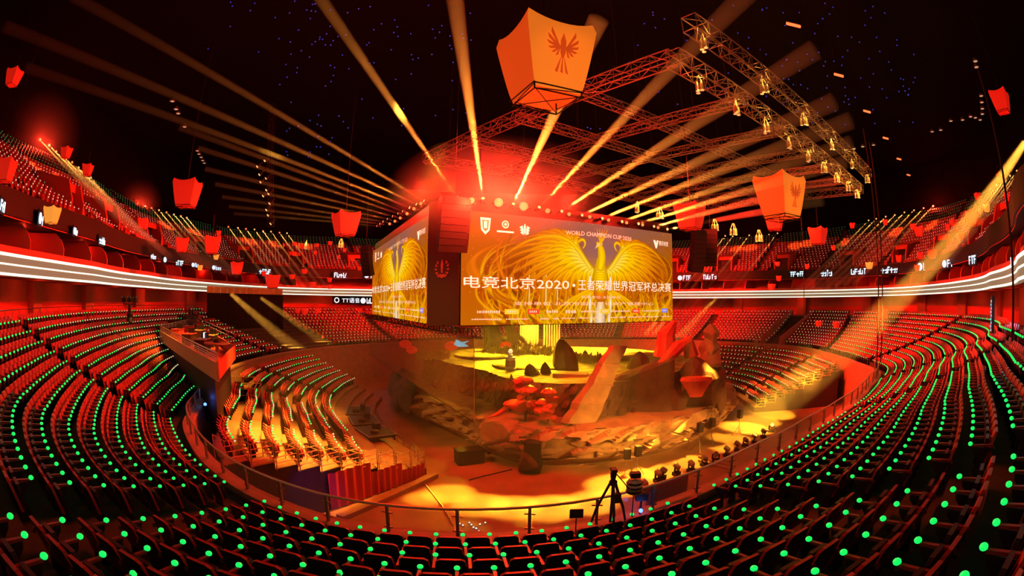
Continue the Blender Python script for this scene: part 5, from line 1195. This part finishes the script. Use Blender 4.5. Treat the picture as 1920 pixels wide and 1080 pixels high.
# ------------------------------------------------------------------ glowing logo plates on the balcony board
def logo(label,x,y,wd,ht,kind,body=None,below=False):
    D=onring(x,y,lambda s:float(R_(s))+(-.25 if not below else 3.8)); p=at(x,y,D); s=math.degrees(math.atan2(p.x-CX,-(p.y-CY))); t=thing('logo_sign',label,'sign',tuple(p),math.radians(s))
    b=MB(); F=lambda u,v,z:(u,-z if False else z,v)
    if body:
        V,Fs=textmesh(body,ht,wd*.7); b.add([(-(a_-wd*.5+wd*.28) ,.02,c_-ht/2) for a_,c_ in V],Fs)
        rg_=[( wd*.42+ht*.55*math.cos(2*PI*i/14),ht*.55*math.sin(2*PI*i/14)) for i in range(14)]; ri_=[( wd*.42+ht*.38*math.cos(2*PI*i/14),ht*.38*math.sin(2*PI*i/14)) for i in range(14)]
        for i in range(14): j=(i+1)%14; b.add([(rg_[i][0],.02,rg_[i][1]),(rg_[j][0],.02,rg_[j][1]),(ri_[j][0],.02,ri_[j][1]),(ri_[i][0],.02,ri_[i][1])],[(0,1,2,3)])
    else:
        rg=random.Random(int(x)); u=-wd/2
        if kind==1:
            rr_=[(u+ht*.5+ht*.5*math.cos(2*PI*i/12),ht*.5*math.sin(2*PI*i/12)) for i in range(12)]; b.prism(rr_,-.01,.02,f=lambda a_,c_,z:(-a_,z,c_)); u+=ht*1.2
        while u<wd/2-.05:
            g=ht*rg.uniform(.35,.7); F2=lambda a_,c_,z:(-a_,z,c_); R2=lambda x0,z0,x1,z1:b.prism([(u+x0*g,z0*ht),(u+x1*g,z0*ht),(u+x1*g,z1*ht),(u+x0*g,z1*ht)],-.01,.02,f=F2); k=rg.randrange(5)
            if k in(0,3): R2(0,-.5,.24,.5)
            if k in(0,1): R2(.24,.3,1,.5)
            if k in(1,2): R2(.38,-.5,.62,.3)
            if k in(2,4): R2(0,-.1,.38,.1); R2(.62,-.1,1,.1)
            if k in(3,4): R2(.24,-.5,1,-.32); R2(.76,-.32,1,.2)
            if k==0: R2(.24,-.08,.8,.1)
            u+=g*1.22
    b.build('glowing_logo','led' if not below else 'ledwhite',t); MB().box((0,-.08,0),(wd*1.15,.08,ht*1.5)).build('sign_box','black',t)
for a_ in ((6,387,1.15,.50,0,'lit logo sign on the left board, leftmost, cut by the frame'),(77,410,.95,.60,1,'lit logo sign on the left board beside the yellow lantern'),(142,434,1.0,.42,1,'round and lettered lit logo sign on the left board, third'),(191,451,1.1,.46,0,'lit logo sign on the left board, fourth along'),(288,481,1.0,.42,0,'lit logo sign on the left board above the suites, fifth'),(310,487,.6,.5,1,'small lit logo sign on the left board, sixth'),(336,493,1.1,.5,0,'lit logo sign on the left board, seventh'),(366,497,1.2,.45,1,'lit logo sign on the left board, eighth'),(405,502,1.3,.5,1,'lit logo sign on the left board under the lantern pair'),(492,509,2.2,.7,0,'lit logo sign on the far board left of the cube, left one'),(641,516,2.6,.75,0,'lit logo sign on the far board near the cube, middle'),(692,517,1.6,.75,1,'lit logo sign on the far board at the cube edge'),
   (1283,521,2.2,.75,1,'lit logo sign on the far board just right of the cube'),(1330,519,2.2,.75,0,'lit logo sign on the far board beneath the speaker pair'),(1489,514,2.9,.75,0,'lit logo sign on the right board, third from the cube'),(1549,512,1.9,.9,0,'lit logo sign on the right board, fourth from the cube'),(1609,509,2.6,.8,0,'lit logo sign on the right board, fifth from the cube'),(1667,506,2.9,.85,0,'lit logo sign on the right board, largest'),(1726,500,1.2,.9,1,'square lit logo sign on the right board'),(1776,494,1.8,.75,1,'lit logo sign on the right board, third from its end'),(1823,487,1.3,.7,0,'lit logo sign on the right board, second from its end'),(1896,490,.5,.4,0,'small lit logo sign at the right end')):
    logo(a_[5],*a_[:4],a_[4])
logo('white lettered sign with round mark on the red wall left of the cube',652,563,4.6,.8,0,'TT语音',True)
logo('white sign on the red wall at the lower edge of the left screen',690,564,2.6,.9,1,None,True)
# ------------------------------------------------------------------ gear round the parapet and on the floor
def stick_speaker(label,x,y,h,rz):
    c=onz(x,y,0.); t=thing('speaker_on_stand',label,'loudspeaker',(c.x,c.y,0),rz); b=MB()
    for i in range(3): a_=2*PI*i/3; b.tube([(0,0,.75),(.5*math.cos(a_),.5*math.sin(a_),.02)],.02,5); b.tube([(0,0,.35),(.3*math.cos(a_),.3*math.sin(a_),.32)],.014,4)
    b.build('tripod_legs','steel',t); MB().tube([(0,0,.3),(0,0,h-.5)],.022,6).build('pole','steel',t); m=MB(); m.prism([(-.19,-.16),(.19,-.16),(.13,.2),(-.13,.2)],h-.55,h+.05); m.build('speaker_cabinet','speaker',t); MB().box((0,-.165,h-.25),(.30,.02,.5)).build('grille','black',t)
stick_speaker('black speaker on a tripod stand before the rock base, right one of the near pair',1193,893,1.75,.3); stick_speaker('black speaker on a tripod stand before the rock base, left one of the near pair',1173,890,1.5,.1)
stick_speaker('black speaker on a tripod stand near the right end of the rock base, left one',1309,846,1.85,.4); stick_speaker('black speaker on a tripod stand near the right end of the rock base, right one',1332,835,1.85,.5); stick_speaker('black speaker on a tripod stand on the bright floor beyond the stage end',1384,818,1.9,.6)
# row of small floor lamps inside the parapet
FB=MB(); FB.box((0,0,.09),(.42,.34,.18)); FBM=FB.mesh('lamp_base','black'); FY=MB(); FY.beam((-.2,0,.18),(-.2,0,.5),.05,.1); FY.beam((.2,0,.18),(.2,0,.5),.05,.1); FY.beam((-.22,0,.2),(.22,0,.2),.05,.1); FYM=FY.mesh('yoke','black'); FH=MB(); FH.lathe([(.10,-.2),(.16,-.15),(.17,.12),(.14,.2)],10,(0,0,.5),mat3=[(1,0,0),(0,.5,.87),(0,-.87,.5)]); FHM=FH.mesh('lamp_head','steel')
for i,(x,y) in enumerate(((1207,922),(1233,903),(1243,897),(1268,890),(1295,884),(1320,874),(1341,866),(1362,855),(1381,845),(1397,838),(1414,830),(1431,821),(1446,810))):
    c=onz(x,y,0.); t=thing('floor_lamp_head','small moving lamp standing on the bright floor inside the railing, %s from the camera side'%(ords+['twelfth','thirteenth'])[i],'floor light',(c.x,c.y,0),RNG.uniform(0,3)); link('lamp_base',FBM,t); link('yoke',FYM,t); link('lamp_head',FHM,t)
# camera tripod standing among the seats behind the railing
s=1.0; q=onz(1143,992,EYE-4.9); t=thing('camera_tripod','black video tripod with head standing behind the railing','tripod',(q.x,q.y,row_z(1)-TR)); H=1.75
b=MB()
for i in range(3):
    a_=2*PI*i/3+.5; b.tube([(.06*math.cos(a_),.06*math.sin(a_),H-.3),(.34*math.cos(a_),.34*math.sin(a_),H*.45),(.55*math.cos(a_),.55*math.sin(a_),0)],[.028,.03,.018],6)
    b.tube([(.05*math.cos(a_+.2),.05*math.sin(a_+.2),H-.32),(.33*math.cos(a_+.08),.33*math.sin(a_+.08),H*.45)],.016,5)
b.build('tripod_legs','black',t); b=MB(); b.lathe([(.09,H-.34),(.09,H-.26),(.05,H-.22),(.07,H-.12),(.07,H-.05)],10); b.box((0,0,H),(.12,.22,.06)); b.build('tripod_head','black',t); MB().tube([(.05,-.05,H-.08),(.3,-.35,H-.35)],.014,5).build('pan_handle','black',t); MB().tube([(0,0,H-.3),(0,0,.5)],.03,6).build('centre_column','black',t); MB().box((.12,.02,H*.62),(.14,.12,.22)).build('battery_pack','speaker',t)
q=onz(1184,975,EYE-4.9); t=thing('panel_light_stand','striped panel light on a thin stand beside the tripod','light stand',(q.x,q.y,row_z(1)-TR)); MB().tube([(0,0,0),(0,0,1.5)],.014,5).build('stand_pole','black',t); b=MB(); b.lathe([(.16,1.02),(.19,1.2),(.14,1.36)],12); b.build('lamp_body','steel',t); b=MB(); [b.lathe([(.185,1.05+.1*i),(.195,1.09+.1*i)],12) for i in range(3)]; b.build('dark_stripes','black',t); MB().box((0,0,1.46),(.22,.16,.12)).build('top_bracket','black',t)
q=onz(1200,962,EYE-5.2); t=thing('blue_signal_lamp','small lamp with a bright blue light on the parapet beside the tripod','lamp',(q.x,q.y,PT+.03)); MB().tube([(0,0,0),(0,0,.45)],.03,6).build('lamp_post','black',t); MB().ball((0,-.05,.12),.055,10,6).build('blue_bulb','blueled',t); MB().box((0,0,.5),(.3,.2,.18)).build('lamp_body','black',t); light('blue_glow','POINT',(q.x,q.y-.3,PT+.3),3,(.1,.2,1),.05)
q=onz(1076,1000,EYE-5.26); t=thing('music_stand','small black music stand on the parapet in front of the railing','stand',(q.x,q.y-.25,row_z(0)-TR)); MB().tube([(0,0,0),(0,0,.78)],.014,5).build('stand_pole','black',t); MB().box((0,0,.85),(.30,.03,.22)).build('desk_plate','black',t)
q=onz(385,762,EYE-5.2); light('blue_glow','POINT',(q.x,q.y,PT+.5),5,(.1,.2,1),.05); t=thing('blue_signal_lamp','tiny blue lamp on the left parapet near the stand','lamp',tuple(q)); MB().ball((0,0,.1),.09,8,5).build('blue_bulb','blueled',t); MB().box((0,0,.0),(.15,.15,.1)).build('lamp_body','black',t)
q=onz(585,935,2.0); light('blue_glow','SPOT',(q.x+2,q.y-1,3.6),500,(.12,.05,1),.1,aim=tuple(onz(590,930,1.)),angle=.7,blend=.8)
# cables and trays on the floor
for i,(pts,lb) in enumerate(((((795,905),(830,950),(850,985)),'pale cable running over the bright floor from the left stand'),((( 880,900),(905,893),(960,880)),'dark cable lying on the floor before the rock base'))):
    tag(MB().tube([tuple(onz(x,y,.03)) for x,y in pts],.035,5).build('floor_cable','brass' if i==0 else 'black'),lb,'cable')
for i,lb in enumerate(('pale metal tray lying on the floor by the near speaker pair, front one','pale metal tray lying on the floor by the near speaker pair, rear one')):
    p=onz(1310,856+7*i,.1); q=onz(1378,874+7*i,.1); tag(MB().beam(p,q,.12,.12).build('metal_tray','brass'),lb,'tray')
c=onz(928,845,0.); t=thing('framed_case','dark floor box with a pale square frame on its side before the stage','case',(c.x,c.y,0),.5); MB().box((0,0,.6),(1.5,1.1,1.2)).build('box_body','speaker',t); m=MB()
for a_,b_ in(((-.6,.2),(.6,.2)),((.6,.2),(.6,1.05)),((.6,1.05),(-.6,1.05)),((-.6,1.05),(-.6,.2))): m.beam((a_[0],-.57,a_[1]),(b_[0],-.57,b_[1]),.04,.05)
m.build('pale_frame','steel',t)
for i,(x,y,lb) in enumerate(((880,868,'dark flight case on the floor at the front left of the stage'),(1000,880,'tall dark flight case at the foot of the rock base'))):
    c=onz(x,y,0.); t=thing('flight_case',lb,'case',(c.x,c.y,0),.4+i); MB().box((0,0,.45 if i==0 else .9),(1.6,.9,.8 if i==0 else 1.7)).build('case_body','speaker',t); MB().box((0,0,.88 if i==0 else 1.77),(1.66,.96,.06)).build('case_lid','black',t)
# LED strip sparkle of small lamps under the railing
for i,(x,y) in enumerate(((862,984),(880,982),(884,986),(888,991),(893,993),(898,998),(868,987),(900,985),(910,982))):
    c=onz(x,y,.06); t=thing('marker_lamp','tiny white marker lamp on the floor just under the railing','lamp',tuple(c),0,'tiny white marker lamps on the floor'); MB().lathe([(.05,0),(.05,.04)],8).build('lamp_body','black',t); MB().ball((0,0,.06),.04,8,4).build('lamp_dome','ledwhite',t)
# flag poles by the right parapet
for i,x in enumerate((1561,1569,1577,1586,1594,1602)):
    c=onz(x,696+i*1.2,.0); t=thing('flag_pole','slim pale pole standing by the right parapet, %s from the left'%ords[i],'pole',(c.x,c.y,0)); MB().tube([(0,0,0),(.05*(i-2),0,3.9)],[.06,.035],6).build('pole_shaft','brass',t); MB().lathe([(.3,0),(.3,.06),(.08,.1)],10).build('pole_base','black',t)
# black ropes hanging in front of the right bank
for i,(x,y0,y1,D,lb) in enumerate(((1507,455,600,42,'thin black rope hanging before the right seats, leftmost'),(1643,415,690,32,'black rope hanging before the right seats, left of the pair'),(1651,440,680,33,'black rope hanging before the right seats, right of the pair'),(1898,480,640,17,'black rope hanging at the far right edge'))):
    p=at(x,y0,D); q=at(x,y1,D); tag(MB().tube([(q.x,q.y,p.z+6),(q.x,q.y,q.z)],.045 if x!=1507 else .035,5).build('hanging_rope','rope'),lb,'rope')
# vertical LED sign and rig on the concourse
c=at(1861,590,26); t=thing('vertical_sign','narrow upright blue lit sign at the top of the right seats','sign',tuple(c+Vector((0,0,-.9))),math.radians(222)); MB().box((0,0,.9),(.5,.16,1.7)).build('sign_box','black',t); b=MB()
for i in range(9): b.box((-.06 if i%2 else .05,-.09,.2+.165*i),(.22,.02,.11))
b.build('lit_characters','cyanlogo',t); light('sign_glow','POINT',c+Vector((0,-.8,0)),25,(.2,.6,1),.1)
c=at(243,574,36); t=thing('lamp_tree','dark stand with three lamp heads on the left concourse','light stand',(c.x,c.y,CZ)); MB().tube([(0,0,0),(0,0,1.3)],.12,6).build('stand_pole','black',t); b=MB()
b=MB(); b.beam((-.7,0,1.35),(.7,0,1.35),.08,.08); b.build('cross_bar','black',t)
for dx in (-.65,0,.65): MB().lathe([(.10,.35),(.22,.2),(.2,-.1)],9,(dx,0,1.55)).build('lamp_head','black',t)
b=MB()
for i in range(5): b.lathe([(.28,.05),(.2,.2),(.24,.4)],8,(0,0,.1+.05*i))
b.build('stand_base','black',t)
# rail at the back of the left bank
a=np.arange(-118,-39,2.); t=thing('concourse_rail','thin dark railing behind the top row of the left bank','railing',tuple(pos(-40.,float(T_(-40.))+1.1,CZ)))
onto(t,MB().tube([tuple(p) for p in pos(a,T_(a)+1.1,CZ+1.05)],.03,4),'handrail','steel')
for s in a: onto(t,MB().tube([tuple(pos(s,float(T_(s))+1.1,CZ)),tuple(pos(s,float(T_(s))+1.1,CZ+1.05))],.025,4),'post','steel')
print('objects',len(bpy.data.objects))
